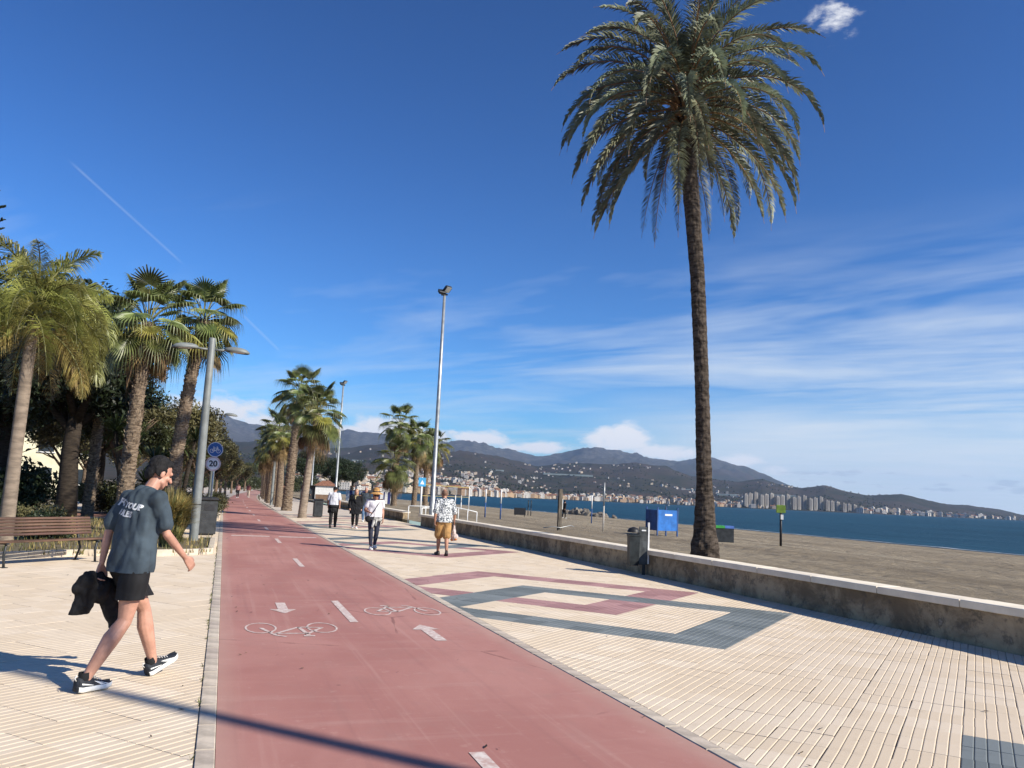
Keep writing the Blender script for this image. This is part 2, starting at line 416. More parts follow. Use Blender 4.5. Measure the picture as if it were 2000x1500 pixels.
def mat_hills():
    m = bpy.data.materials.new('hillside'); m.use_nodes = True
    N = NT(m.node_tree); b = m.node_tree.nodes['Principled BSDF']
    g = N.n('ShaderNodeNewGeometry'); P = g.outputs['Position']
    a = N.noise(P, .0022, 8, .65); c_ = N.noise(P, .011, 6, .7); d = N.noise(P, .04, 5, .75)
    sp = N.n('ShaderNodeSeparateXYZ'); N.link(P, sp.inputs[0])
    col = N.mix(N.ss(a, .40, .60), (.056, .043, .037), (.030, .031, .021))
    col = N.mix(N.m('MULTIPLY', N.ss(c_, .52, .70), .65), col, (.090, .068, .053))
    col = N.mix(N.m('MULTIPLY', N.ss(d, .50, .66), .75), col, (.025, .032, .018))
    col = N.mix(N.m('MULTIPLY', N.ss(d, .62, .74), .4), col, (.24, .205, .165))
    high = N.ss(sp.outputs[2], 330.0, 620.0)
    d2 = N.noise(P, .13, 4, .8)
    col = N.mix(N.m('MULTIPLY', N.ss(d2, .52, .62), .7), col, (.014, .018, .011))
    col = N.mix(N.m('MULTIPLY', N.ss(d2, .60, .68), .55), col, (.20, .165, .13))
    rock = N.mix(N.ss(N.m('ADD', N.m('MULTIPLY', c_, .5), N.m('MULTIPLY', d, .5)), .44, .62), (.032, .033, .033), (.15, .142, .132))
    col = N.mix(N.m('MULTIPLY', high, .8), col, rock)
    N.link(col, b.inputs['Base Color']); b.inputs['Roughness'].default_value = 1.0; b.inputs['Specular IOR Level'].default_value = .1
    return m
azs = list(np.arange(-75, -10, 1.0)) + list(np.arange(-10, 54.01, .16)) + list(np.arange(55, 76, 2.0))
ts = np.linspace(0, 1, 86)
vs = []
for az in azs:
    rc = lerp_tab(az, RCOAST)
    for t in ts:
        r = (rc-150)*(14500/(rc-150))**(t) if t > 0 else rc-150
        z = terrain(az, r)
        vs.append((r*math.sin(R_(az)), r*math.cos(R_(az)), z))
n = len(ts)
o = ob('hills', newmesh('hills', vs, [(i*n+j, i*n+j+1, (i+1)*n+j+1, (i+1)*n+j) for i in range(len(azs)-1) for j in range(n-1)], [mat_hills()], smooth=True))
tag(o, kind='structure')

# bicycle path: one coated sheet
def mat_path():
    m = bpy.data.materials.new('red_path_coating'); m.use_nodes = True
    N = NT(m.node_tree); b = m.node_tree.nodes['Principled BSDF']
    g = N.n('ShaderNodeNewGeometry'); P = g.outputs['Position']
    mp = N.n('ShaderNodeMapping'); mp.inputs['Scale'].default_value = (1, .55, 1); N.link(P, mp.inputs[0])
    big = N.noise(mp.outputs[0], .55, 5, .6, .5); mid = N.noise(mp.outputs[0], 2.3, 6, .65); fine = N.noise(P, 160.0, 4, .7)
    mp3 = N.n('ShaderNodeMapping'); mp3.inputs['Scale'].default_value = (.35, 3.0, 1); N.link(P, mp3.inputs[0])
    streak = N.noise(mp3.outputs[0], 1.2, 6, .65)
    c = N.mix(N.ss(big, .36, .66), (.385, .168, .138), (.475, .232, .190))
    c = N.mix(N.m('MULTIPLY', N.ss(mid, .48, .72), .5), c, (.38, .20, .165))
    c = N.mix(N.m('MULTIPLY', N.ss(streak, .52, .74), .38), c, (.50, .30, .25))
    c = N.mix(N.m('MULTIPLY', N.ss(fine, .46, .70), .42), c, (.27, .112, .095))
    c = N.mix(N.m('MULTIPLY', N.ss(N.noise(P, 7.0, 6, .7), .56, .72), .30), c, (.56, .35, .29))
    ve = N.n('ShaderNodeTexVoronoi'); ve.feature = 'DISTANCE_TO_EDGE'; ve.inputs['Scale'].default_value = .42
    N.link(N.vm('ADD', P, N.vm('MULTIPLY', N.n('ShaderNodeTexNoise').outputs['Color'], (0, 0, 0))), ve.inputs['Vector'])
    crack = N.m('MULTIPLY', N.m('SUBTRACT', 1.0, N.ss(N.m('ADD', ve.outputs['Distance'], N.m('MULTIPLY', N.m('SUBTRACT', mid, .5), .05)), .001, .006)), N.ss(big, .50, .58))
    c = N.mix(N.m('MULTIPLY', crack, .6), c, (.17, .075, .06))
    mpt = N.n('ShaderNodeMapping'); mpt.inputs['Scale'].default_value = (5.5, .12, 1); N.link(P, mpt.inputs[0])
    tyre = N.noise(mpt.outputs[0], 1.0, 5, .6)
    c = N.mix(N.m('MULTIPLY', N.ss(tyre, .54, .70), .26), c, (.27, .125, .11))
    c = N.mix(N.m('MULTIPLY', N.ss(tyre, .30, .42), -.22), c, (.53, .31, .26)) if False else N.mix(N.m('MULTIPLY', N.m('SUBTRACT', 1.0, N.ss(tyre, .32, .44)), .28), c, (.53, .32, .265))
    spx = N.n('ShaderNodeSeparateXYZ'); N.link(P, spx.inputs[0])
    edge = N.m('MAXIMUM', N.m('SUBTRACT', 1.0, N.ss(N.m('ADD', spx.outputs[0], N.m('MULTIPLY', mid, .2)), .16, .42)), N.ss(N.m('ADD', spx.outputs[0], N.m('MULTIPLY', mid, -.2)), 2.80, 3.05))
    c = N.mix(N.m('MULTIPLY', edge, .32), c, (.50, .36, .28))
    vor = N.n('ShaderNodeTexVoronoi'); vor.inputs['Scale'].default_value = 1.3; N.link(P, vor.inputs['Vector'])
    spot = N.m('SUBTRACT', 1.0, N.ss(vor.outputs['Distance'], .012, .035))
    c = N.mix(N.m('MULTIPLY', spot, .6), c, (.16, .075, .06))
    N.link(c, b.inputs['Base Color']); b.inputs['Roughness'].default_value = .82; b.inputs['Specular IOR Level'].default_value = .3
    bp = N.n('ShaderNodeBump'); bp.inputs['Strength'].default_value = .35; bp.inputs['Distance'].default_value = .0008
    N.link(fine, bp.inputs['Height']); N.link(bp.outputs[0], b.inputs['Normal'])
    return m
def bend(y): return max(0, y-55)**2*.00028 if y < 150 else (95**2*.00028 + (y-150)*.0532)   # the far path drifts to the right
py_ = [-8, 0, 10, 20, 30, 40, 50] + list(range(60, 320, 10))
vs = []
for y in py_: vs += [(PATH0+bend(y), y, .0), (PATH1+bend(y), y, .0)]
path = ob('bike_path', newmesh('bike_path', vs, [(2*k, 2*k+1, 2*k+3, 2*k+2) for k in range(len(py_)-1)], [mat_path()]))
tag(path, kind='structure')

M_PAINT = mat('road_paint', (.72, .64, .57), .8, .16, 16.0, .3, 90, col2=(.50, .33, .28), detail=8)
def paint(name, polys, z=.004):
    mb = MB()
    for p in polys: mb.add([(q[0], q[1], z) for q in p], [list(range(len(p)))])
    return mb.build(name, M_PAINT, path)
for k in range(14):
    y0 = -3.88+7.15*k
    w = .05
    paint('centre_dash', [[(1.64-w+bend(y0), y0, 0), (1.64+w+bend(y0), y0, 0), (1.64+w+bend(y0), y0+1.95, 0), (1.64-w+bend(y0), y0+1.95, 0)]])
paint('stop_line', [[(.35, 27.55), (1.50, 27.55), (1.50, 27.95), (.35, 27.95)]])
paint('stop_line', [[(1.78, 27.5), (2.95, 27.5), (2.95, 27.9), (1.78, 27.9)]])
def arrow(cx, y0, y1, s):   # y0 tail, y1 head
    d = 1 if y1 > y0 else -1
    ym = y1 - d*.36
    return [[(cx-.065, y0), (cx+.065, y0), (cx+.065, ym), (cx-.065, ym)][::d], [(cx-.17, ym), (cx+.17, ym), (cx, y1)][::d]]
paint('painted_arrow', arrow(.87, 12.15, 11.15, 1))
paint('painted_arrow', arrow(2.40, 9.1, 10.2, 1))
def bicycle(cx, cy, flip):
    s = -1 if flip else 1
    P_ = []
    def T(x, y): return (cx + s*x, cy + s*y)
    def seg(a, b, w=.022):
        a, b = Vector((*a, 0)), Vector((*b, 0)); d = (b-a).normalized(); nn = Vector((-d.y, d.x, 0))*w
        P_.append([T(*(q.x, q.y)) for q in (a+nn, a-nn, b-nn, b+nn)])
    def ring(c, rx, ry, w):
        for k in range(24):
            a0, a1 = 2*math.pi*k/24, 2*math.pi*(k+1)/24
            P_.append([T(c[0]+math.cos(a0)*rx, c[1]+math.sin(a0)*ry), T(c[0]+math.cos(a1)*rx, c[1]+math.sin(a1)*ry), T(c[0]+math.cos(a1)*(rx-w), c[1]+math.sin(a1)*(ry-w*2)), T(c[0]+math.cos(a0)*(rx-w), c[1]+math.sin(a0)*(ry-w*2))])
    ring((-.34, -.08), .175, .36, .022); ring((.34, -.08), .175, .36, .022)
    seg((-.34, -.08), (-.14, .34)); seg((-.34, -.08), (-.08, -.12)); seg((-.08, -.12), (.20, .30)); seg((-.14, .30), (.20, .30)); seg((-.08, -.12), (-.15, .44)); seg((.34, -.08), (.20, .40)); seg((.20, .40), (.10, .50)); seg((-.21, .46), (-.09, .46), .03)
    return P_
o = paint('painted_bicycle', bicycle(.87, 9.95, True)); tag(o, 'white bicycle symbol facing the viewer')
o = paint('painted_bicycle', bicycle(2.42, 11.4, False))
for o_ in bpy.data.objects:
    if o_.name.startswith('painted_'):
        pass

# kerb stones flush with the path, one by one near the camera
M_KERB = mat('kerb_concrete', (.54, .455, .36), .9, .14, 5.0, .4, 60, objvar=.10)
def kerb_line(name, x, w, y0, y1, z, step=.55, nmax=48):
    root = tag(ob(name, None), kind='structure')
    me = None; y = y0; k = 0
    mbx = MB().box((0, 0, -.05), (w, step-.012, .10), bev=.006); me = mbx.mesh('kerb_stone', M_KERB)
    rest = MB()
    while y < y1:
        zz = z + random.uniform(-.002, .002)
        if k < nmax: ob('kerb_stone', me, root, (x+bend(y), y+step/2, zz))
        else: rest.box((x+bend(y), y+step/2, zz-.05), (w, step-.012, .10))
        y += step; k += 1
    tag(rest.build('far_kerb_stone', M_KERB, root), kind='stuff')
kerb_line('path_kerb', .030, .114, .6, 200, .006, nmax=56)
kerb_line('promenade_kerb', 3.228, .128, .6, 200, .006, nmax=56)

# ------------------------------------------------------------------ ribbed paving tiles, laid diagonally
TA = R_(42); TU, TV = .339, .399
U0, V0 = 9.68, 2.53
cu, su = math.cos(TA), math.sin(TA)
def uv2xy(u, v): return u*cu - v*su, u*su + v*cu
def tile_kind(i, j):
    for k in range(-1, 4):
        bi, bj = 24*k, 23*k
        near, far = (('blue', 'plum') if k % 2 == 0 else ('plum', 'blue'))
        res = None
        for (col, di) in ((near, 0), (far, 5)):
            a, b = i-bi-di, j-bj-di
            if 0 <= a < 12 and 0 <= b < 12 and not (2 <= a < 10 and 2 <= b < 10):
                if res is None or col == 'blue': res = col
        if res: return res
    return 'cream'
def mat_tile(name, c1, c2, ob_var):
    m = bpy.data.materials.new(name); m.use_nodes = True
    N = NT(m.node_tree); b = m.node_tree.nodes['Principled BSDF']
    g = N.n('ShaderNodeNewGeometry'); P = g.outputs['Position']
    oi = N.n('ShaderNodeObjectInfo'); at = N.n('ShaderNodeAttribute'); at.attribute_name = 'tint'
    rnd = N.m('FRACT', N.m('ADD', oi.outputs['Random'], at.outputs['Fac']))
    big = N.noise(P, .5, 4, .6); fine = N.noise(P, 70.0, 5, .7); mid = N.noise(P, 4.5, 5, .65)
    c = N.mix(N.ss(N.m('ADD', N.m('MULTIPLY', big, .6), N.m('MULTIPLY', rnd, .4)), .3, .75), c1, c2)
    hs = N.n('ShaderNodeHueSaturation'); N.link(c, hs.inputs['Color'])
    N.link(N.m('ADD', 1-ob_var, N.m('MULTIPLY', rnd, 2*ob_var)), hs.inputs['Value'])
    c = N.mix(N.m('MULTIPLY', N.ss(mid, .52, .74), .30), hs.outputs[0], tuple(q*.62 for q in c1))
    c = N.mix(N.m('MULTIPLY', N.ss(fine, .5, .75), .16), c, tuple(q*.55 for q in c1))
    vg = N.n('ShaderNodeTexVoronoi'); vg.inputs['Scale'].default_value = 1.7; N.link(P, vg.inputs['Vector'])
    c = N.mix(N.m('MULTIPLY', N.m('SUBTRACT', 1.0, N.ss(vg.outputs['Distance'], .018, .04)), .55), c, tuple(q*.35 for q in c1))
    N.link(c, b.inputs['Base Color']); b.inputs['Roughness'].default_value = .78; b.inputs['Specular IOR Level'].default_value = .35
    bp = N.n('ShaderNodeBump'); bp.inputs['Strength'].default_value = .3; bp.inputs['Distance'].default_value = .0012
    N.link(fine, bp.inputs['Height']); N.link(bp.outputs[0], b.inputs['Normal'])
    return m
M_TILE = {'cream': mat_tile('cream_tile', (.660, .535, .385), (.690, .575, .435), .022),
          'blue': mat_tile('blue_grey_tile', (.135, .155, .155), (.175, .195, .195), .08),
          'plum': mat_tile('plum_tile', (.325, .175, .168), (.39, .222, .21), .08)}
M_JOINT = mat('joint_mortar', (.55, .45, .33), .95, .2, 8, .5, 60)
M_SHEET = mat('far_paving', (.60, .51, .41), .85, .06, 1.5, .1, 30)

def tile_shape():
    """one tile: five rounded bars with grooves, local u,v in +-half size; top at z=0"""
    vs, fs = [], []
    hu = TU/2-.0007; nb = 5; wv = TV/nb
    for k in range(nb):
        v0 = -TV/2 + k*wv + .0016 + (.001 if k == 0 else 0); v1 = -TV/2 + (k+1)*wv - .0016 - (.001 if k == nb-1 else 0)
        b = .007; hz = -.0045
        o_ = len(vs)
        for (vv, zz) in ((v0, hz), (v0+.002, -.0020), (v0+b, 0), (v1-b, 0), (v1-.002, -.0020), (v1, hz)):
            vs += [(-hu, vv, zz), (hu, vv, zz)]
        for q in range(5): fs.append((o_+2*q, o_+2*q+1, o_+2*q+3, o_+2*q+2))
        for side in (0, 1):
            f = [o_+2*q+side for q in range(6)]
            fs.append(f if side == 1 else f[::-1])
    return vs, fs
TVS, TFS = tile_shape()
BARV = TVS
tile_mesh = {k: newmesh('paving_tile', TVS, TFS, [M_TILE[k]]) for k in M_TILE}

def planted(x, y): return False
def tile_field(name, xmin, xmax, ymin, ymax, nsep, skip=None):
    root = tag(ob(name, None), kind='structure')
    base = MB().add([(xmin, ymin, -.018), (xmax, ymin, -.018), (xmax, ymax, -.018), (xmin, ymax, -.018)], [(0, 1, 2, 3)])
    base.build('paving_bed', M_JOINT, root)
    cand = []; R = max(TU, TV)
    for i in range(-90, 160):
        for j in range(-90, 160):
            u, v = U0 + (i+.5)*TU, V0 + (j+.5)*TV
            x, y = uv2xy(u, v)
            if x < xmin-R or x > xmax+R or y < ymin-R or y > ymax: continue
            if skip and skip(x, y): continue
            inside = xmin+.29 < x < xmax-.29 and y > ymin+.3
            p = project((x, y, 0)); area = 0
            if p and -30 < p[0] < 2030 and p[1] < 1530: area = 1/(p[2]**3)
            cand.append((area if inside else 0, x, y, tile_kind(i, j)))
    cand.sort(key=lambda c: -c[0])
    rest = {k: ([], [], []) for k in M_TILE}
    for k, (area, x, y, kind) in enumerate(cand):
        zz = random.uniform(-.0015, .0015); tx, ty = random.uniform(-.004, .004), random.uniform(-.004, .004)
        if k < nsep and area > 0:
            jv = random.uniform(-.0022, .0022); ob('paving_tile', tile_mesh[kind], root, (x-su*jv, y+cu*jv, zz), (tx, ty, TA+random.uniform(-.006, .006)))
        else:
            V, F, T = rest[kind]; o_ = len(V); tv = random.random()
            for (a, b, c) in TVS: V.append((x + a*cu - b*su, y + a*su + b*cu, c + zz + tx*b + ty*a))
            for f in TFS: F.append([o_+q for q in f]); T.append(tv)
    for kind, (V, F, T) in rest.items():
        if not F: continue
        me = newmesh('distant_paving', V, F, [M_TILE[kind]])
        at = me.attributes.new('tint', 'FLOAT', 'FACE'); at.data.foreach_set('value', T)
        bm = bmesh.new(); bm.from_mesh(me)
        for (co, no) in (((xmin, 0, 0), (-1, 0, 0)), ((xmax, 0, 0), (1, 0, 0)), ((0, ymax, 0), (0, 1, 0)), ((0, ymin, 0), (0, -1, 0))):
            bmesh.ops.bisect_plane(bm, geom=bm.verts[:]+bm.edges[:]+bm.faces[:], plane_co=co, plane_no=no, clear_outer=True)
        bm.to_mesh(me); bm.free()
        tag(ob('distant_paving', me, root), kind='stuff')
    return root
prom = tile_field('promenade', 3.30, WALLX-.02, .6, 52, 200)
leftp = tile_field('pavement', -9.5, -.032, .6, 45, 100, skip=lambda x, y: (y > 21.5 and x < -1.4))
# paving beyond, too far to tell the tiles apart
mb = MB().add([(3.30+bend(52), 52, -.002), (9.14, 52, -.002), (9.9, 90, -.002), (11.4, 150, -.002), (14, 200, -.002), (18, 300, -.002), (3.3+bend(300), 300, -.002), (3.3+bend(200), 200, -.002), (3.3+bend(150), 150, -.002), (3.3+bend(90), 90, -.002)], [list(range(10))])
tag(mb.build('far_promenade', M_SHEET), kind='structure')
mb = MB().add([(-9.5, 45, -.006), (-.04, 45, -.006), (-.04+bend(90), 90, -.006), (-.04+bend(150), 150, -.006), (-.04+bend(300), 300, -.006), (-9.5, 300, -.006)], [list(range(6))])
tag(mb.build('far_pavement', M_SHEET), kind='structure')

# ------------------------------------------------------------------ low sea wall with coping stones
def mat_wall():
    m = bpy.data.materials.new('weathered_render'); m.use_nodes = True
    N = NT(m.node_tree); b = m.node_tree.nodes['Principled BSDF']
    g = N.n('ShaderNodeNewGeometry'); P = g.outputs['Position']
    a = N.noise(P, 1.3, 7, .65, .4); c_ = N.noise(P, 5.0, 7, .7, .3); d = N.noise(P, 40, 5, .7)
    c = N.mix(N.ss(a, .36, .62), (.19, .135, .078), (.46, .35, .215))
    c = N.mix(N.m('MULTIPLY', N.ss(c_, .50, .64), .7), c, (.085, .07, .05))
    c = N.mix(N.m('MULTIPLY', N.ss(c_, .60, .72), .6), c, (.52, .44, .34))
    c = N.mix(N.m('MULTIPLY', N.ss(d, .55, .75), .4), c, (.12, .10, .08))
    N.link(c, b.inputs['Base Color']); b.inputs['Roughness'].default_value = .95
    bp = N.n('ShaderNodeBump'); bp.inputs['Strength'].default_value = .8; bp.inputs['Distance'].default_value = .03
    N.link(N.m('ADD', c_, N.m('MULTIPLY', d, .3)), bp.inputs['Height']); N.link(bp.outputs[0], b.inputs['Normal'])
    return m
M_WALL = mat_wall()
M_COPE = mat('coping_stone', (.82, .72, .56), .8, .06, 2.5, .25, 60, objvar=.07)
def sea_wall(label, y0, y1, x0=WALLX, x1=None, stone=1.45, nmax=60):
    x1 = x0 if x1 is None else x1
    t = tag(thing('sea_wall', label, 'wall'), kind='thing')
    nseg = max(1, int((y1-y0)/.3)); vs = []
    prof = [(0, -.1), (.0, .12), (-.0, .28), (0, .445), (.36, .445), (.36, -.1)]
    for k in range(nseg+1):
        y = y0+(y1-y0)*k/nseg; xx = x0+(x1-x0)*k/nseg
        for q, (px_, pz) in enumerate(prof):
            dx = .022*fbm(y*1.7, pz*4, 1, 3) if q in (1, 2) else 0
            vs.append((xx+px_+dx, y, pz))
    n = len(prof)
    fs = [(k*n+q, (k+1)*n+q, (k+1)*n+q+1, k*n+q+1) for k in range(nseg) for q in range(n-1)] + [list(range(n)), [nseg*n+q for q in range(n-1, -1, -1)]]
    ob('wall', newmesh('wall', vs, fs, [M_WALL]), t)
    me = MB().box((0, 0, .05), (.46, stone-.012, .10), bev=.008).mesh('coping_stone', M_COPE)
    y = y0; k = 0; rz = -math.atan2(x1-x0, y1-y0)
    while y < y1-.3:
        xx = x0+(x1-x0)*(y+stone/2-y0)/(y1-y0)
        ob('coping_stone', me, t, (xx+.18, y+stone/2, .447+random.uniform(-.003, .003)), (0, 0, rz+random.uniform(-.003, .003)))
        y += stone; k += 1
    return t
sea_wall('low rendered sea wall with pale coping beside the rubbish bin', -6, 39.9)
sea_wall('low sea wall with coping between the stair gap and the kiosk', 45.4, 62, 9.4, 9.5)
sea_wall('low sea wall in the distance, past the walking couple, towards the kiosk', 64.5, 88, 9.5, 10.2)

# ------------------------------------------------------------------ vegetation
M_DATE = mat('date_palm_leaf', (.235, .258, .165), .5, .25, 2.0, objvar=.28, spec=.4, trans=.18)
M_DATE_DRY = mat('date_palm_leaf_old', (.230, .235, .145), .5, .25, 2.0, objvar=.25, spec=.4, trans=.15)
M_RACHIS = mat('palm_rachis', (.30, .17, .085), .5, .2, 3.0, objvar=.15)
M_FAN = mat('fan_palm_leaf', (.165, .190, .060), .42, .25, 3.0, objvar=.32, spec=.5, trans=.22)
M_FAN_Y = mat('fan_palm_leaf_yellow', (.34, .31, .075), .45, .25, 3.0, objvar=.2, spec=.45, trans=.3)
M_FAN_DRY = mat('fan_palm_leaf_dry', (.30, .195, .095), .8, .3, 3.0, objvar=.3, trans=.12)
M_PETIOLE = mat('fan_palm_petiole', (.20, .19, .075), .5, .2, 4, objvar=.2)
M_QUEEN = mat('feather_palm_leaf', (.29, .29, .075), .42, .3, 1.6, objvar=.3, spec=.45, trans=.25)
M_QUEEN_Y = mat('feather_palm_leaf_yellow', (.34, .25, .085), .6, .3, 1.6, objvar=.25, trans=.22)
def trunk_mat(name, c1, c2, sc=9.0, stretch=(1, 1, 3.5)):
    return mat(name, c1, .95, .2, sc, .9, 30, col2=c2, stretch=stretch, spec=.15, detail=7, bdist=.025)
M_TR_DATE = trunk_mat('date_palm_bark', (.120, .094, .073), (.030, .023, .018), 4.0)
M_TR_WASH = trunk_mat('fan_palm_bark', (.30, .225, .155), (.09, .066, .048), 7.0)
M_BOOT = trunk_mat('old_leaf_base', (.42, .335, .24), (.20, .15, .105), 5.0)
M_TR_SMOOTH = trunk_mat('smooth_palm_bark', (.36, .285, .215), (.21, .165, .125), 3.0, (1, 1, 4))
M_BARK = trunk_mat('dark_bark', (.062, .048, .036), (.028, .022, .018), 6.0)
M_BARK_L = trunk_mat('pale_bark', (.22, .155, .105), (.10, .072, .05), 5.0)

def frond_mesh(name, L, e0, drop, n_leaf, leaf_len, leaf_w, mats, seed, plume=0.0, start=.12, vee=.55, hang=.25, power=1.25, sweep=.0):
    """feather frond growing from the origin towards +X: rachis + two rows of leaflets. e0 launch elevation, drop total turn downwards (deg)"""
    rnd = random.Random(seed)
    mb = MB(); pts = []; p = Vector((0, 0, 0)); nseg = 22; side = rnd.uniform(-1, 1)*sweep
    tang = []
    for k in range(nseg+1):
        s = k/nseg; e = R_(e0 - drop*s**power); az = side*s
        t = Vector((math.cos(e)*math.cos(az), math.cos(e)*math.sin(az), math.sin(e)))
        pts.append(p.copy()); tang.append(t); p += t*(L/nseg)
    mb.cur = 1
    mb.tube(pts, [max(.006, .034*(1-.88*k/nseg)) for k in range(nseg+1)], n=4, cap=False)
    mb.cur = 0
    for k in range(n_leaf):
        s = start + (1-start)*(k+rnd.random()*.6)/n_leaf
        q = s*nseg; i = min(nseg-1, int(q)); f = q-i
        P = pts[i].lerp(pts[i+1], f); t = tang[i]
        upv = Vector((0, 0, 1)) - t*t.z
        if upv.length < .15: upv = Vector((-1, 0, 0)) - t*(-t.x)
        upv.normalize(); lat = t.cross(upv)
        ll = leaf_len*(math.sin(math.pi*min(1, .18+.86*s))**.6)*rnd.uniform(.82, 1.1)
        fwd = .55 + .75*s
        for sd in (-1, 1):
            tilt = vee + rnd.uniform(-.22, .22) + (rnd.choice((-1, 0, 1))*plume)
            d = (t*fwd + lat*sd*math.cos(tilt) + upv*math.sin(tilt)*.9).normalized()
            d2 = (d + Vector((0, 0, -1))*(hang+rnd.uniform(0, .25))).normalized()
            wv = d.cross(lat*sd if abs(d.dot(lat)) < .8 else upv).normalized()*leaf_w*rnd.uniform(.8, 1.15)
            a = P; m_ = P + d*ll*.5; e_ = m_ + d2*ll*.5
            mb.add([a-wv*.45, a+wv*.45, m_+wv, m_-wv, e_], [(0, 1, 2, 3), (3, 2, 4)])
    return mb.mesh(name, mats)

def fan_mesh(name, pet, rad, mats, seed, e0=40, fold=.12, droop=.5, nseg=24, spread=118, bend_=30):
    """fan leaf: petiole from the origin towards +X, then a pleated blade whose tips hang"""
    rnd = random.Random(seed); mb = MB()
    pts = []; p = Vector((0, 0, 0)); e = 0
    for k in range(7):
        e = R_(e0 - bend_*k/6); pts.append(p.copy()); p += Vector((math.cos(e), 0, math.sin(e)))*(pet/6)
    hub = pts[-1]; mb.cur = 1; mb.tube(pts, [.026-.0022*k for k in range(7)], n=4, cap=False)
    mb.cur = 0
    t = Vector((math.cos(e), 0, math.sin(e))); lat = Vector((0, 1, 0)); nrm = t.cross(lat)*-1
    if nrm.z < 0: nrm = -nrm
    def pt(a, r, lift):
        d = t*math.cos(a) + lat*math.sin(a)
        return hub + d*r + nrm*lift + Vector((0, 0, -1))*(droop*.35*(r/rad)**2*rad)
    for k in range(nseg):
        a0 = R_(-spread + 2*spread*k/nseg); a1 = R_(-spread + 2*spread*(k+1)/nseg); am = (a0+a1)/2
        R1 = rad*(.42+.06*rnd.random())*(1-.18*abs(am)/R_(spread)); R2 = rad*rnd.uniform(.86, 1.05)*(1-.25*abs(am)/R_(spread))
        z = fold*rad*.45
        i0 = pt(a0, R1, 0); i1 = pt(a1, R1, 0); im = pt(am, R1*1.02, z)
        o_ = pt(am, R2*.80, z*.6) ; hang = Vector((0, 0, -1))*rad*droop*rnd.uniform(.18, .55)
        tip = pt(am, R2*.95, 0) + hang
        w = (i1-i0)*.20
        mb.add([hub, i0, im, i1, o_-w, o_+w, tip], [(0, 1, 2), (0, 2, 3), (1, 4, 2), (2, 5, 3), (2, 4, 5), (4, 6, 5)])
    return mb.mesh(name, mats)

def palm_trunk_mesh(name, path, rads, mat_, kind, seed=0, n=20):
    """path: list of (x,y,z); kind: 'scar' diamond leaf scars, 'boot' ragged leaf bases, 'ring' faint rings"""
    pts = [Vector(p) for p in path]
    L = sum((b-a).length for a, b in zip(pts, pts[1:]))
    step = {'scar': .05, 'boot': .06, 'ring': .09}[kind]
    m_ = int(L/step); cum = [0]
    for a, b in zip(pts, pts[1:]): cum.append(cum[-1]+(b-a).length)
    vs = []
    for k in range(m_+1):
        s = L*k/m_; i = 0
        while i < len(pts)-2 and cum[i+1] < s: i += 1
        f = (s-cum[i])/(cum[i+1]-cum[i]); f2 = f*f*(3-2*f)
        P = pts[i].lerp(pts[i+1], f); r = rads[i]*(1-f2)+rads[i+1]*f2
        for j in range(n):
            a = 2*math.pi*j/n
            if kind == 'scar':
                ph = (a*7/(2*math.pi) + s*3.2) % 1.0; ph2 = (a*7/(2*math.pi) - s*3.2) % 1.0
                d = .09*(max(abs(ph-.5), abs(ph2-.5))*2-.6) + .07*fbm(a*2, s*5.0, seed, 3)
                d += .24*max(0, fbm(math.cos(a)*1.5, math.sin(a)*1.5+s*1.3, seed+3, 2))*max(0, 1-s/3.0)
            elif kind == 'boot':
                row = math.floor(s/.12); ph = ((s/.12) % 1.0); q = (a*6/(2*math.pi) + .5*(row % 2)) % 1.0
                d = .20*ph*(1-abs(q-.5)*1.7) - .07 + .10*fbm(a*3, s*6, seed, 3)
            else:
                d = .012*math.sin(s*2*math.pi/.16) + .03*fbm(a, s*1.2, seed, 2)
            rr = r*(1+d)
            vs.append((P.x+rr*math.cos(a), P.y+rr*math.sin(a), P.z))
    fs = [(k*n+j, k*n+(j+1) % n, (k+1)*n+(j+1) % n, (k+1)*n+j) for k in range(m_) for j in range(n)]
    fs.append([m_*n+j for j in range(n)])
    return newmesh(name, vs, fs, [mat_], smooth=(kind == 'ring'))

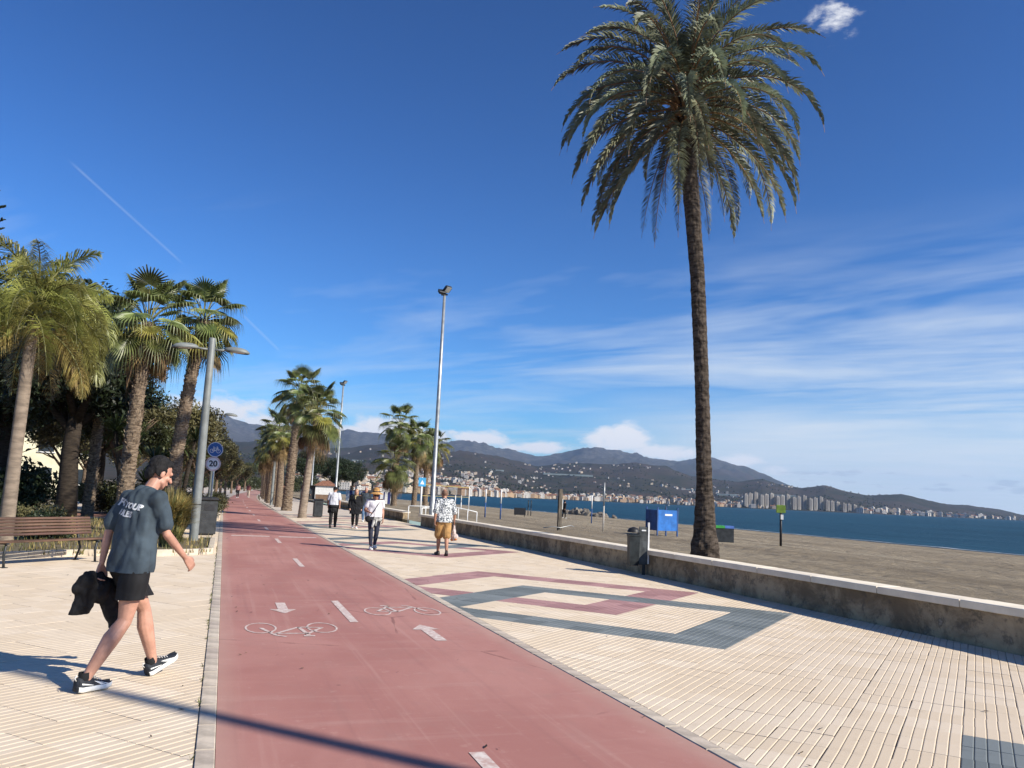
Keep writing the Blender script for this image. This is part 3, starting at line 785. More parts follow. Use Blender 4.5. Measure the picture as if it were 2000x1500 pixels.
# ---- big date palm on the sand (and nothing else of its kind in view)
def date_palm(loc, label):
    t = thing('date_palm', label, 'palm tree', loc)
    H = 13.45
    path = [(0, 0, -.25), (.01, 0, .25), (.0, 0, .9), (-.04, .01, 2.2), (-.15, .03, 5.0), (-.33, .05, 8.0), (-.66, .08, 11.3), (-.82, .08, H)]
    rads = [.40, .38, .29, .212, .196, .208, .235, .255]
    ob('trunk', palm_trunk_mesh('trunk', path, rads, M_TR_DATE, 'scar', 3, 42), t)
    top = Vector((-.82, .08, H+.1))
    # crown shaft: stubs of cut leaf bases
    mb = MB(); rnd = random.Random(5)
    for k in range(46):
        a = k*2.399; z = -1.15 + 1.5*k/46; e = R_(35+25*k/46)
        d = Vector((math.cos(a)*math.cos(e), math.sin(a)*math.cos(e), math.sin(e))); b = top + Vector((math.cos(a)*.25, math.sin(a)*.25, z))
        mb.tube([b, b+d*.22, b+d*rnd.uniform(.32, .5)], [.05, .042, .024], n=5)
    mb.build('cut_leaf_base', M_RACHIS, t)
    classes = []   # (e0, drop, length) from upright to hanging
    for (e0, drop, L) in [(86, 60, 4.1), (75, 88, 4.4), (62, 108, 4.6), (48, 118, 4.7), (33, 116, 4.8), (16, 104, 4.8), (0, 86, 4.8), (-18, 68, 4.8), (-38, 47, 4.6)]:
        classes.append([frond_mesh('frond', L*.97, e0, drop, 104, .52, .023, [M_DATE if e0 > 10 else M_DATE_DRY, M_RACHIS], 10*int(e0+90)+q, plume=.42, sweep=.3, hang=.30, vee=.42, power=1.1) for q in range(2)])
    counts = [7, 9, 11, 12, 12, 13, 12, 11, 8]
    k = 0
    for ci, cnt in enumerate(counts):
        for q in range(cnt):
            az = 2*math.pi*(q + .37*ci + rnd.uniform(-.25, .25))/cnt
            zoff = .55-.17*ci
            o = ob('frond', classes[ci][(q+ci) % 2], t, top + Vector((math.cos(az)*.16, math.sin(az)*.16, zoff)), (rnd.uniform(-.12, .12), rnd.uniform(-.09, .09), az), rnd.uniform(.86, 1.06))
    # dates stalk remains, orange
    mb = MB()
    for q in range(10):
        a = q*.63; d = Vector((math.cos(a), math.sin(a), .55)).normalized()
        mb.tube([top+Vector((0, 0, .1)), top+d*.7, top+d*1.25+Vector((0, 0, -.12))], [.022, .018, .01], n=4)
    mb.build('fruit_stalk', mat('fruit_stalk', (.46, .17, .06), .6, .2, 4), t)
    return t
date_palm((12.82, 20.5, sandz(12.8)), 'tall date palm with a dark slim trunk rising from the sand behind the wall')

# ---- fan palms
FAN_G = [fan_mesh('fan', 1.0, .95, [M_FAN, M_PETIOLE], 30+q, e0=e, droop=d, bend_=b) for q, (e, d, b) in enumerate([(74, .5, 20), (52, .8, 38), (28, 1.0, 45), (6, 1.15, 50), (-18, 1.2, 42)])]
FAN_Y = [fan_mesh('fan', 1.0, .95, [M_FAN_Y, M_PETIOLE], 40+q, e0=e, droop=d, bend_=b) for q, (e, d, b) in enumerate([(10, .7, 45), (-18, .9, 40)])]
FAN_D = [fan_mesh('dry_fan', .75, .8, [M_FAN_DRY, M_FAN_DRY], 50+q, e0=e, droop=1.2, bend_=b, spread=95) for q, (e, b) in enumerate([(-45, 30), (-60, 25), (-30, 50)])]
def fan_crown(root, top, scale, nleaf, ndry, rnd, yel=.15, dead=True):
    for k in range(nleaf):
        u = (k+.5)/nleaf
        ci = min(4, int(u*5)); az = k*2.399 + rnd.uniform(-.2, .2)
        src = FAN_G[ci]
        if ci >= 3 and rnd.random() < yel*2.2: src = FAN_Y[ci-3]
        ob('fan_leaf', src, root, top + Vector((math.cos(az)*.1, math.sin(az)*.1, .25-.5*u)), (rnd.uniform(-.15, .15), rnd.uniform(-.12, .12), az), scale*rnd.uniform(.85, 1.12))
    for k in range(ndry):
        az = k*2.399+1
        ob('dry_fan_leaf', rnd.choice(FAN_D), root, top + Vector((math.cos(az)*.16, math.sin(az)*.16, -.35-.5*rnd.random())), (rnd.uniform(-.1, .1), rnd.uniform(-.1, .15), az), scale*rnd.uniform(.75, 1.1))
def joined_crown(name, scale, nleaf, ndry, seed, yel=.12):
    """crown of one far palm: the same fan leaves gathered into one mesh"""
    rnd = random.Random(seed); V, F, I = [], [], []
    mats = [M_FAN, M_PETIOLE, M_FAN_Y, M_FAN_DRY]
    def put(me, M, mi):
        o_ = len(V)
        for v in me.vertices: V.append(M @ v.co)
        for p in me.polygons: F.append([o_+q for q in p.vertices]); I.append(mi[p.material_index])
    for k in range(nleaf):
        u = (k+.5)/nleaf; ci = min(4, int(u*5)); az = k*2.399 + rnd.uniform(-.2, .2); src = FAN_G[ci]; mi = (0, 1)
        if ci >= 3 and rnd.random() < yel*2: src = FAN_Y[ci-3]; mi = (2, 1)
        M = Matrix.Translation((math.cos(az)*.1, math.sin(az)*.1, .25-.5*u)) @ Matrix.Rotation(az, 4, 'Z') @ Matrix.Rotation(rnd.uniform(-.15, .15), 4, 'X') @ Matrix.Scale(scale*rnd.uniform(.85, 1.1), 4)
        put(src, M, mi)
    for k in range(ndry):
        az = k*2.399+1
        M = Matrix.Translation((math.cos(az)*.15, math.sin(az)*.15, -.4-.7*rnd.random())) @ Matrix.Rotation(az, 4, 'Z') @ Matrix.Scale(scale*rnd.uniform(.75, 1.1), 4)
        put(rnd.choice(FAN_D), M, (3, 3))
    return newmesh(name, V, F, mats, I)
def fan_palm(loc, H, lean, r0, r1, label, kind='boot', nleaf=34, ndry=10, scale=1.0, group=None, crown=None, name='fan_palm', seed=0, tmat=None):
    t = thing(name, label, 'palm tree', loc, group=group)
    lx, ly = lean
    path = [(0, 0, -.2), (0, 0, .3), (lx*.25, ly*.25, H*.35), (lx*.6, ly*.6, H*.7), (lx, ly, H)]
    ob('trunk', palm_trunk_mesh('trunk', path, [r0*1.35, r0*1.15, r0, (r0+r1)/2, r1], tmat or M_TR_WASH, kind, seed, 22), t)
    top = Vector((lx, ly, H)); rnd = random.Random(seed+100)
    if kind == 'boot' and crown is None:
        # stubs of old leaf bases standing off the trunk
        mb = MB(); rb = random.Random(seed+7)
        for q in range(int(H*60)):
            z = rb.uniform(.25, H-.05); f = z/H; a = q*2.399+rb.uniform(-.2, .2)
            cx, cy_ = (lx*.25*(f/.35), ly*.25*(f/.35)) if f < .35 else ((lx*(.25+.35*(f-.35)/.35), ly*(.25+.35*(f-.35)/.35)) if f < .7 else (lx*(.6+.4*(f-.7)/.3), ly*(.6+.4*(f-.7)/.3)))
            r = r0*(1.12-.12*min(1, f/.35)) if f < .35 else r0+(r1-r0)*(f-.35)/.65
            d = Vector((math.cos(a), math.sin(a), 0)); w = d.cross(Vector((0, 0, 1)))*rb.uniform(.03, .055); b = Vector((cx, cy_, z))+d*r*.92; L = rb.uniform(.07, .16)
            t_ = b+d*rb.uniform(.03, .075)+Vector((rb.uniform(-.02, .02), rb.uniform(-.02, .02), L)); k_ = b+d*.012+Vector((0, 0, -.02)); mb.cur = 0 if rb.random() < .62 else 1
            mb.add([b-w, b+w, t_+w*.35, t_-w*.35, k_, b+Vector((0, 0, L*.8))], [(0, 4, 1), (0, 1, 2, 3), (1, 5, 2), (0, 3, 5), (3, 2, 5), (4, 0, 5), (1, 4, 5)])
        tag(mb.build('leaf_boots', [M_TR_WASH, M_BOOT], t), kind='stuff')
    if crown is not None: ob('crown', crown, t, top, (0, 0, rnd.uniform(0, 6.28)), scale)
    else: fan_crown(t, top, scale, nleaf, ndry, rnd)
    return t
fan_palm((-2.75, 27.0, 0), 6.35, (.14, .1), .215, .175, 'tall fan palm with ragged trunk, directly behind the walking man', seed=1, nleaf=34, ndry=6, scale=.84)
fan_palm((-1.85, 32.0, 0), 7.55, (.62, .2), .225, .20, 'leaning fan palm with shaggy trunk between the walking man and street lamp', seed=2, nleaf=34, ndry=4, scale=.88)
fan_palm((-4.9, 36.0, 0), 7.3, (.1, 0), .2, .17, 'fan palm standing behind the yellowing feather palm', seed=3, nleaf=30, ndry=6, scale=.95)
# the pair at the near end of the right-hand row
fan_palm((4.05, 57.5, 0), 7.9, (.35, .2), .30, .27, 'tallest fan palm of the row right of the path, with rough pale trunk', seed=5, nleaf=32, ndry=14, scale=1.12)
fan_palm((3.98, 44.9, 0), 5.55, (.40, .3), .19, .15, 'slim smooth-trunked fan palm with brown drooping leaves beside the black bin', kind='ring', seed=6, nleaf=32, ndry=20, scale=.95, tmat=M_TR_SMOOTH)
CROWNS = [joined_crown('crown', 1.15, 26, 16, s) for s in (61, 62, 63)]
# right-hand row running off along the path
yrow = [66.5, 73.5, 79.5, 86, 92, 98.5, 105, 112, 119, 127, 135, 144, 154, 165, 177, 190, 205, 222, 240]
ords = ['third', 'fourth', 'fifth', 'sixth', 'seventh', 'eighth', 'ninth', 'tenth', 'eleventh', 'twelfth', 'thirteenth', 'fourteenth', 'fifteenth', 'sixteenth', 'seventeenth', 'eighteenth', 'nineteenth', 'twentieth', 'twenty-first']
rr = random.Random(9)
for k, y in enumerate(yrow):
    fan_palm((4.05+bend(y)+rr.uniform(-.25, .25), y, 0), rr.uniform(4.9, 6.6), (rr.uniform(-.2, .35), .1), rr.uniform(.2, .28), .19, 'fan palm, %s from the near end of the row right of the path' % ords[k],
             seed=20+k, crown=CROWNS[k % 3], scale=rr.uniform(.82, 1.0), group='row of palms right of the path', kind='boot' if k % 3 else 'ring')
# palms on the beach beside the sign
for k, (x, y, H, s, lab) in enumerate([(17.1, 88, 8.6, 1.2, 'tall bushy beach palm, leftmost of the beach group, behind the straw-hat woman'), (17.0, 87.2, 4.6, 1.25, 'short green beach palm standing under the tallest one of its group'),
                                       (19.3, 88, 7.5, 1.05, 'beach palm with dark trunk, in the middle of the beach group'), (21.0, 90, 6.6, 1.1, 'pale green beach palm left of the tall floodlight pole'), (22.2, 92, 7.0, 1.0, 'beach palm whose crown shows just right of the floodlight pole')]):
    fan_palm((x, y, sandz(x)), H, (.2*(-1)**k, .1), .26, .22, lab, seed=50+k, crown=CROWNS[k % 3], scale=s, name='beach_palm')

# ---- yellowing feather palm at the left edge
def feather_palm(loc, H, label):
    t = thing('feather_palm', label, 'palm tree', loc)
    path = [(0, 0, -.2), (0, 0, .5), (.0, 0, 2.2), (.02, 0, 4.0), (.05, .0, H)]
    ob('trunk', palm_trunk_mesh('trunk', path, [.19, .155, .132, .125, .11], M_TR_SMOOTH, 'ring', 7, 20), t)
    top = Vector((.05, 0, H)); rnd = random.Random(77)
    cls = [(80, 75, 1.75, 0), (62, 115, 2.0, 0), (45, 130, 2.15, 0), (25, 118, 2.2, 0), (2, 95, 2.2, 0), (-22, 66, 2.2, 1)]
    ms = [[frond_mesh('frond', L, e0, dr, 110, .62, .0095, [M_QUEEN_Y if y_ else M_QUEEN, M_PETIOLE], 700+7*i+q, plume=.95, hang=1.0, vee=.25, sweep=.5, power=1.0) for q in range(2)] for i, (e0, dr, L, y_) in enumerate(cls)]
    for ci, cnt in enumerate([5, 7, 9, 9, 8, 7]):
        for q in range(cnt):
            az = 2*math.pi*(q+.31*ci+rnd.uniform(-.2, .2))/cnt
            ob('frond', ms[ci][q % 2], t, top+Vector((math.cos(az)*.08, math.sin(az)*.08, .45-.12*ci)), (rnd.uniform(-.1, .1), rnd.uniform(-.1, .1), az), rnd.uniform(.85, 1.08))
    return t
feather_palm((-4.32, 20.5, 0), 5.0, 'yellowing feather palm with smooth pale trunk behind the bench')

# ---- broadleaf trees: tapered trunk, limbs, crown of separate leaves in clumps
def leaf_mat(name, c, objvar=.1): return mat(name, c, .5, .35, 1.2, objvar=objvar, spec=.35, trans=.15)
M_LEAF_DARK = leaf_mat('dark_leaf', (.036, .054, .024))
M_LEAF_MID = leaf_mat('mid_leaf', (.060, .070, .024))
M_LEAF_OLIVE = leaf_mat('olive_leaf', (.135, .122, .050))
M_LEAF_PALE = leaf_mat('pale_leaf', (.13, .135, .055))
def crown_mesh(name, clumps, nleaf, size, m, seed, flat=.0):
    """clumps: (x,y,z,r). leaves sit mostly near each clump's shell so gaps and light and dark masses appear"""
    rs = np.random.RandomState(seed); V = []; F = []
    tot = sum(c[3]**2 for c in clumps)
    for (cx, cy_, cz, r) in clumps:
        k = int(nleaf*r*r/tot)
        d = rs.normal(size=(k, 3)); d /= np.linalg.norm(d, axis=1)[:, None]
        rad = r*(rs.rand(k)**.38)*(1+.25*rs.normal(size=k)*.5)
        P = d*rad[:, None]*np.array([1, 1, .8]) + np.array([cx, cy_, cz])
        ax = rs.normal(size=(k, 3)) + d*.5; ax /= np.linalg.norm(ax, axis=1)[:, None]
        bx_ = np.cross(ax, rs.normal(size=(k, 3))); bx_ /= np.linalg.norm(bx_, axis=1)[:, None]
        s = size*(.6+.8*rs.rand(k))[:, None]
        a = P-ax*s; b = P+bx_*s*.38; c = P+ax*s; e = P-bx_*s*.38
        o_ = len(V); V.extend(np.stack([a, b, c, e], 1).reshape(-1, 3).tolist())
        F.extend((o_+4*i+np.arange(4)).tolist() for i in range(k))
    return newmesh(name, V, F, [m])
def limb_mesh(name, H, r0, forks, m, seed, lean=(0, 0)):
    rnd = random.Random(seed); mb = MB()
    top = Vector((lean[0], lean[1], H))
    pts = [Vector((0, 0, -.2)), Vector((lean[0]*.1, lean[1]*.1, H*.25)), Vector((lean[0]*.5+rnd.uniform(-.1, .1), lean[1]*.5, H*.6)), top]
    mb.tube(pts, [r0*1.25, r0, r0*.85, r0*.7], n=10)
    for k in range(forks):
        a = 2*math.pi*k/forks+rnd.uniform(-.4, .4); l = rnd.uniform(1.4, 2.6)*H/3
        d = Vector((math.cos(a)*.8, math.sin(a)*.8, rnd.uniform(.5, 1.0))).normalized()
        s = pts[2].lerp(top, rnd.uniform(.2, 1)); m2 = s+d*l*.5+Vector((0, 0, .1)); e = m2+(d+Vector((0, 0, .25))).normalized()*l*.5
        mb.tube([s, m2, e], [r0*.5, r0*.32, r0*.12], n=6)
        for q in range(2):
            d2 = Vector((math.cos(a+rnd.uniform(-.9, .9)), math.sin(a+rnd.uniform(-.9, .9)), rnd.uniform(.2, 1))).normalized()
            mb.tube([m2, m2+d2*l*.4, m2+d2*l*.75], [r0*.22, r0*.14, r0*.05], n=5)
    return mb.mesh(name, m)
def blob_clumps(c, rx, ry, rz, n, seed, rmin=.5, rmax=1.0):
    rnd = random.Random(seed); out = []
    for k in range(n):
        while True:
            p = Vector((rnd.uniform(-1, 1), rnd.uniform(-1, 1), rnd.uniform(-1, 1)))
            if p.length < 1: break
        out.append((c[0]+p.x*rx, c[1]+p.y*ry, c[2]+p.z*rz, rnd.uniform(rmin, rmax)))
    return out
def tree(name, label, loc, trunk, crown, group=None, rz=0.0, scale=1.0):
    t = thing(name, label, 'tree', loc, rz, group); t.scale = (scale,)*3
    ob('trunk', trunk, t); ob('crown', crown, t)
    return t
# big dark evergreens behind the bench
tr_d = limb_mesh('trunk', 3.6, .30, 6, M_BARK, 1)
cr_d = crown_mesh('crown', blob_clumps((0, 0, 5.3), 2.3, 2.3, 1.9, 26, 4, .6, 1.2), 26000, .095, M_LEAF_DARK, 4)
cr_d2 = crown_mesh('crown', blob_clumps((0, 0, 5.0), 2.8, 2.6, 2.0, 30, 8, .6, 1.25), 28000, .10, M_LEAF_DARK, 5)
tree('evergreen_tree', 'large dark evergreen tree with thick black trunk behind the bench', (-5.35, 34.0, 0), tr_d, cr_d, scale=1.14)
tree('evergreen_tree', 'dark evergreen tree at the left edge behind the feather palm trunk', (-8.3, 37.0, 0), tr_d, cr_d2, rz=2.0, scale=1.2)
tree('evergreen_tree', 'dark evergreen between the two fan palms, further back in the park', (-5.9, 45.0, 0), tr_d, cr_d, rz=4.0, scale=1.05)
# leaning trunk tree behind the man
tr_l = limb_mesh('trunk', 2.9, .24, 5, M_BARK_L, 3, lean=(-1.0, .2))
cr_l = crown_mesh('crown', blob_clumps((-.9, .2, 4.0), 1.9, 1.9, 1.2, 20, 14, .5, .95), 15000, .085, M_LEAF_MID, 6)
tree('leaning_tree', 'tree with pale leaning trunk behind the ragged fan palm', (-3.6, 39.5, 0), tr_l, cr_l)
# row of olive-green trees along the left of the path
tr_o = limb_mesh('trunk', 2.1, .16, 6, M_BARK_L, 5)
cr_o = [crown_mesh('crown', blob_clumps((0, 0, 3.7), 1.7, 1.7, 1.35, 22, 20+q, .45, .9), 17000, .08, M_LEAF_OLIVE if q != 1 else M_LEAF_MID, 7+q) for q in range(3)]
labs = ['olive-green tree nearest behind the round traffic signs', 'olive-green tree behind the second street lamp', 'third olive-green tree along the left of the path', 'fourth olive-green tree along the left of the path', 'fifth olive-green tree along the left of the path', 'sixth olive-green tree along the left of the path', 'seventh tree along the left of the path, small in the distance',
        'eighth tree along the left of the path, small in the distance', 'ninth tree along the left of the path, small in the distance', 'tenth tree along the left of the path, small in the distance', 'last visible tree closing the left side of the path']
for k, (x, y, s) in enumerate([(-2.7, 44, 1.12), (-2.6, 53, 1.22), (-1.9, 63, 1.18), (-1.7, 72, 1.2), (-1.2, 83, 1.15), (-.8, 95, 1.15), (-.4, 110, 1.1), (.2, 126, 1.1), (1.2, 146, 1.15), (2.4, 170, 1.2), (4.8, 215, 1.4)]):
    tree('path_tree', labs[k], (x, y, 0), tr_o, cr_o[k % 3], 'trees along the left of the path', rz=k*1.3, scale=s)
# trees filling the park behind
for k, (x, y, s, c) in enumerate([(-8.5, 52, 1.25, 0), (-12.5, 48, 1.3, 1), (-6.0, 62, 1.2, 2), (-10, 70, 1.35, 1), (-17, 60, 1.5, 0), (-4.6, 78, 1.3, 1)]):
    tree('park_tree', ['mid-green park tree behind the evergreen trunks', 'park tree far left behind the bench', 'park tree showing between the two leaning trunks', 'dense park tree further back at left', 'park tree beside the cream building', 'park tree behind the row of olive-green trees'][k], (x, y, 0), tr_o, cr_o[c], None, rz=k*2.1, scale=s)
# big trees beside the kiosk
tree('evergreen_tree', 'rounded dark tree behind the white kiosk', (12.5, 135, 0), tr_d, cr_d, rz=1.0, scale=1.0)
tree('evergreen_tree', 'rounded dark tree right of the second floodlight pole', (17.5, 140, 0), tr_d, cr_d2, rz=3.0, scale=.95)
tree('evergreen_tree', 'wide dark tree at the end of the sea wall, behind the couple', (24.5, 170, 0), tr_d, cr_d, rz=5.0, scale=.95)

# ---- column-shaped pine at the very left edge: only branch tips reach into the picture
M_PINE = leaf_mat('pine_needle', (.028, .045, .022))
def norfolk(loc, H, label):
    t = thing('norfolk_pine', label, 'tree', loc)
    MB().tube([(0, 0, -.2), (0, 0, H*.5), (0, 0, H)], [.28, .17, .03], n=10).build('trunk', M_BARK, t)
    rnd = random.Random(4)
    mb = MB()
    for k in range(int(H/.85)):
        z = 2.0+k*.85
        if z > H-.3: break
        L = (H-z)*.26+.35
        for q in range(6):
            a = 2*math.pi*q/6+k*.5; d = Vector((math.cos(a), math.sin(a), 0))
            pts = [Vector((0, 0, z)), d*L*.5+Vector((0, 0, z-.02)), d*L+Vector((0, 0, z+.22*L))]
            mb.tube(pts, [.03, .022, .01], n=4)
            for s in range(9):
                f = .3+.7*s/8; p = pts[0].lerp(pts[1], f*2) if f < .5 else pts[1].lerp(pts[2], f*2-1)
                for sd in (-1, 1):
                    lat = d.cross(Vector((0, 0, 1)))*sd
                    tl = .42*(1.1-f*.6); e = p + (d*.55+lat*.7+Vector((0, 0, .45))).normalized()*tl
                    mb.tube([p, p.lerp(e, .5)+Vector((0, 0, .02)), e], [.035, .045, .02], n=4)
    mb.build('foliage', M_PINE, t)
    return t
norfolk((-11.75, 41.0, 0), 17.0, 'dark tiered pine whose branch tips enter at the upper left edge')

# ---- shrubs, tufts, yucca
M_TUFT = mat('ornamental_grass', (.44, .34, .12), .6, .3, 3, objvar=.1, trans=.2)
M_TUFT_G = mat('green_grass_blade', (.20, .21, .075), .6, .3, 3, objvar=.1, trans=.2)
def tuft_mesh(name, n, h, spread, mats, seed, w=.010, droop=.35):
    rnd = random.Random(seed); mb = MB()
    for k in range(n):
        a = rnd.uniform(0, 6.283); r = spread*.25*math.sqrt(rnd.random()); l = h*rnd.uniform(.55, 1.1); out = rnd.uniform(.1, 1)*spread
        b = Vector((math.cos(a)*r, math.sin(a)*r, 0)); d = Vector((math.cos(a), math.sin(a), 0))
        m_ = b + d*out*.35+Vector((0, 0, l*.62)); e = b+d*out+Vector((0, 0, l*(1-droop*out/spread))); wv = d.cross(Vector((0, 0, 1)))*w
        mb.cur = 0 if rnd.random() < .7 else 1
        mb.add([b-wv, b+wv, m_+wv, m_-wv, e], [(0, 1, 2, 3), (3, 2, 4)])
    return mb.mesh(name, mats)
TUFT = tuft_mesh('blades', 2200, 1.0, .55, [M_TUFT, M_TUFT_G], 3)
TUFT2 = tuft_mesh('blades', 700, .8, .5, [M_TUFT_G, M_TUFT], 4)
def plant(name, label, loc, me, scale=1.0, rz=0.0, cat='plant', group=None):
    o = ob(name, me, None, loc, (0, 0, rz), scale); return tag(o, label, cat, group)
plant('ornamental_grass', 'tall straw-coloured ornamental grass clump right behind the walking man', (-1.12, 21.5, .1), TUFT, 1.38)
plant('ornamental_grass', 'straw-coloured grass clump close beside the lamp planter, partly behind the man', (-1.9, 21.9, .1), TUFT, 1.05, 1.0)
plant('ornamental_grass', 'low green and straw grass at the foot of the tall clump', (-.95, 20.9, .1), TUFT2, .62, 2.0)
def shrub_mesh(r, h, n, size, m, seed): return crown_mesh('shrub', blob_clumps((0, 0, h*.5), r*.7, r*.7, h*.35, 12, seed, .25*r+.1, .45*r+.12), n, size, m, seed)
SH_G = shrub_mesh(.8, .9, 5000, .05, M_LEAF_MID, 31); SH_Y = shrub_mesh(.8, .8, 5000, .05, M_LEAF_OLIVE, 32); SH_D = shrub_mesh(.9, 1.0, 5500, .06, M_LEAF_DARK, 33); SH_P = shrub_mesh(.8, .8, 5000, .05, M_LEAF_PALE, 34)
for (nm, lab, x, y, me, s, rz) in [
    ('shrub', 'clipped green shrub behind the dark bin beside the path', -.72, 39.5, SH_G, .95, 0), ('shrub', 'low green shrub next along the kerb beyond the dark bin', -.6, 42.2, SH_G, .8, 1),
    ('shrub', 'yellowish shrub along the kerb further up the path', -.7, 46, SH_Y, 1.1, 2), ('shrub', 'second yellowish shrub along the kerb', -.6, 50, SH_Y, 1.0, 3), ('shrub', 'small shrub far along the left kerb', -.4, 56, SH_G, 1.0, 4),
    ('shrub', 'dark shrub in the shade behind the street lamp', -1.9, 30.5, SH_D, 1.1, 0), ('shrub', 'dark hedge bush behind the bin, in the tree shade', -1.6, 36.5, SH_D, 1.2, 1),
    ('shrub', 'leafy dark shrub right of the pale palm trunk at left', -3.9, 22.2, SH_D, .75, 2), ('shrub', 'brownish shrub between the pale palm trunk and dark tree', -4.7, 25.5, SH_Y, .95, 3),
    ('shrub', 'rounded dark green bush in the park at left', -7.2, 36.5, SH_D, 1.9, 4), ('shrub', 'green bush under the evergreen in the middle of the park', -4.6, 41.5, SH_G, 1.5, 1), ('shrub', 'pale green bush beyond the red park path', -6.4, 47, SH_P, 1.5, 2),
    ('shrub', 'low green bush behind the man at shoulder height', -3.2, 36.0, SH_G, 1.1, 5), ('shrub', 'low bush at the foot of the leaning fan palm', -1.2, 34.2, SH_D, .9, 5)]:
    plant(nm, lab, (x, y, .02), me, s, rz, 'shrub')
def yucca_mesh(seed, n=90, l=.75):
    rnd = random.Random(seed); mb = MB()
    for k in range(n):
        a = k*2.399; e = R_(rnd.uniform(-25, 80)); d = Vector((math.cos(a)*math.cos(e), math.sin(a)*math.cos(e), math.sin(e))); L = l*rnd.uniform(.7, 1.1)
        wv = d.cross(Vector((0, 0, 1))).normalized()*.028; m_ = d*L*.5; en = d*L+Vector((0, 0, -.12*L))
        mb.add([-wv*.6, wv*.6, m_+wv, m_-wv, en], [(0, 1, 2, 3), (3, 2, 4)])
    return mb.mesh('leaf_rosette', leaf_mat('yucca_leaf', (.055, .085, .03)))
YU = yucca_mesh(5)
def yucca(loc, heads, label):
    t = thing('yucca', label, 'plant', loc)
    for k, (x, y, z, s) in enumerate(heads):
        MB().tube([(x*.2, y*.2, -.1), (x*.6, y*.6, z*.6), (x, y, z)], [.13, .10, .08], n=7).build('stem', M_BARK, t)
        ob('leaf_rosette', YU, t, (x, y, z), (.1*k, .12, k*1.1), s)
yucca((-3.2, 33.0, 0), [(0, 0, 2.9, 1.25), (.7, .3, 2.3, 1.1), (-.7, .2, 3.3, 1.2), (.5, -.2, 1.5, .9)], 'tall branching yucca with spiky heads behind the walking man')
yucca((-1.9, 40.0, 0), [(0, 0, 3.1, 1.2), (-.6, .2, 2.6, 1.1), (.5, .3, 3.5, 1.1)], 'yucca with spiky heads left of the leaning fan palm trunk')
# dry tufts in the planter behind the bench: uncountable ground cover
rnd = random.Random(12); mb = MB()
for k in range(2600):
    x = rnd.uniform(-7.5, -.2); y = rnd.uniform(18.5, 34)
    if y < 20.1+.62*(x+.0) * (1 if x > -1.5 else .9) or (x > -1.35 and y > 24.6): continue
    for q in range(3):
        a = rnd.uniform(0, 6.28); h_ = rnd.uniform(.06, .22); d = Vector((math.cos(a), math.sin(a), 0)); b = Vector((x+rnd.uniform(-.05, .05), y+rnd.uniform(-.05, .05), .06)); wv = d.cross(Vector((0, 0, 1)))*.012
        mb.cur = 0 if rnd.random() < .6 else 1
        mb.add([b-wv, b+wv, b+d*.07+Vector((0, 0, h_))], [(0, 1, 2)])
tag(mb.build('dry_grass', [M_TUFT, M_TUFT_G]), 'dry straw and green grass covering the planters behind the bench', 'grass', kind='stuff')

# ------------------------------------------------------------------ street furniture and beach things
def sand_at(px, py, dz=0.0):
    d = ray(px, py); z = 0.0
    for _ in range(8):
        t = (z-CAM_H)/d.z; x, y = d.x*t, d.y*t; z = sandz(x)+dz
    return Vector((x, y, sandz(x)))
def at_y(px, py, Y):
    d = ray(px, py); return Vector((0, 0, CAM_H)) + d*(Y/d.y)
def px_per_m(p): return FPX/((Vector(p)-Vector((0, 0, CAM_H))).dot(CF))
M_GREY = mat('grey_painted_steel', (.20, .215, .205), .5, .08, 4, .1, 60, spec=.5, metal=.0)
M_GALV = mat('galvanised_steel', (.42, .43, .42), .42, .1, 5, .1, 40, metal=.55)
M_ANTHRA = mat('anthracite_steel', (.030, .033, .035), .5, .2, 5, .15, 40)
M_BLACK = mat('black_plastic', (.018, .018, .02), .5, .2, 6)
M_WHITE = mat('white_paint', (.74, .74, .72), .55, .06, 4)
M_WOOD = mat('bench_wood', (.125, .068, .044), .6, .25, 5, .3, 50, objvar=.15, stretch=(.35, 3, 3))
M_BLUE = mat('blue_paint', (.025, .16, .50), .5, .12, 3)
M_BLUE_D = mat('shaded_panel_and_post_blue', (.03, .085, .24), .6, .15, 3)  # blue of the posts, also paints shade on the cabin's left side
M_LENS = mat('lamp_lens', (.62, .62, .58), .25, .05, 4)
M_STONE_P = mat('planter_kerb', (.60, .51, .39), .85, .10, 4, .3, 50, objvar=.06)

# planters with kerb stones
def planter(label, poly, top=.13, step=.6, soil=True):
    t = tag(thing('planter', label, 'planter'), kind='thing')
    n = len(poly)
    if soil: MB().prism(poly, -.03, top-.045).build('soil', M_EARTH, t)
    for k in range(n):
        a, b = Vector((*poly[k], 0)), Vector((*poly[(k+1) % n], 0)); L = (b-a).length
        if L > 25: continue
        m_ = max(1, round(L/step)); ang = math.atan2(b.y-a.y, b.x-a.x)
        me = MB().box((0, 0, top/2-.02), (L/m_-.008, .14, top+.04), bev=.012).mesh('kerb_block', M_STONE_P)
        for q in range(m_):
            c = a.lerp(b, (q+.5)/m_); ob('kerb_block', me, t, (c.x, c.y, random.uniform(-.003, .003)), (0, 0, ang))
planter('kerbed planter around the foot of the street lamp, behind the bench', [(-.16, 20.5), (-.16, 24.3), (-.45, 24.6), (-1.2, 24.6), (-1.2, 35), (-9, 35), (-9, 13.6), (-4.7, 17.3), (-2.7, 19.25), (-1.4, 19.45), (-.45, 20.1)])
planter('long kerbed planter with shrubs running along the left of the path', [(-.16, 38.3), (-.14, 60), (-1.35, 60), (-1.35, 38.3)])
planter('far kerbed planter continuing along the left of the path', [(0.05, 64), (.75, 98), (-.6, 98), (-1.3, 64)], step=1.2)
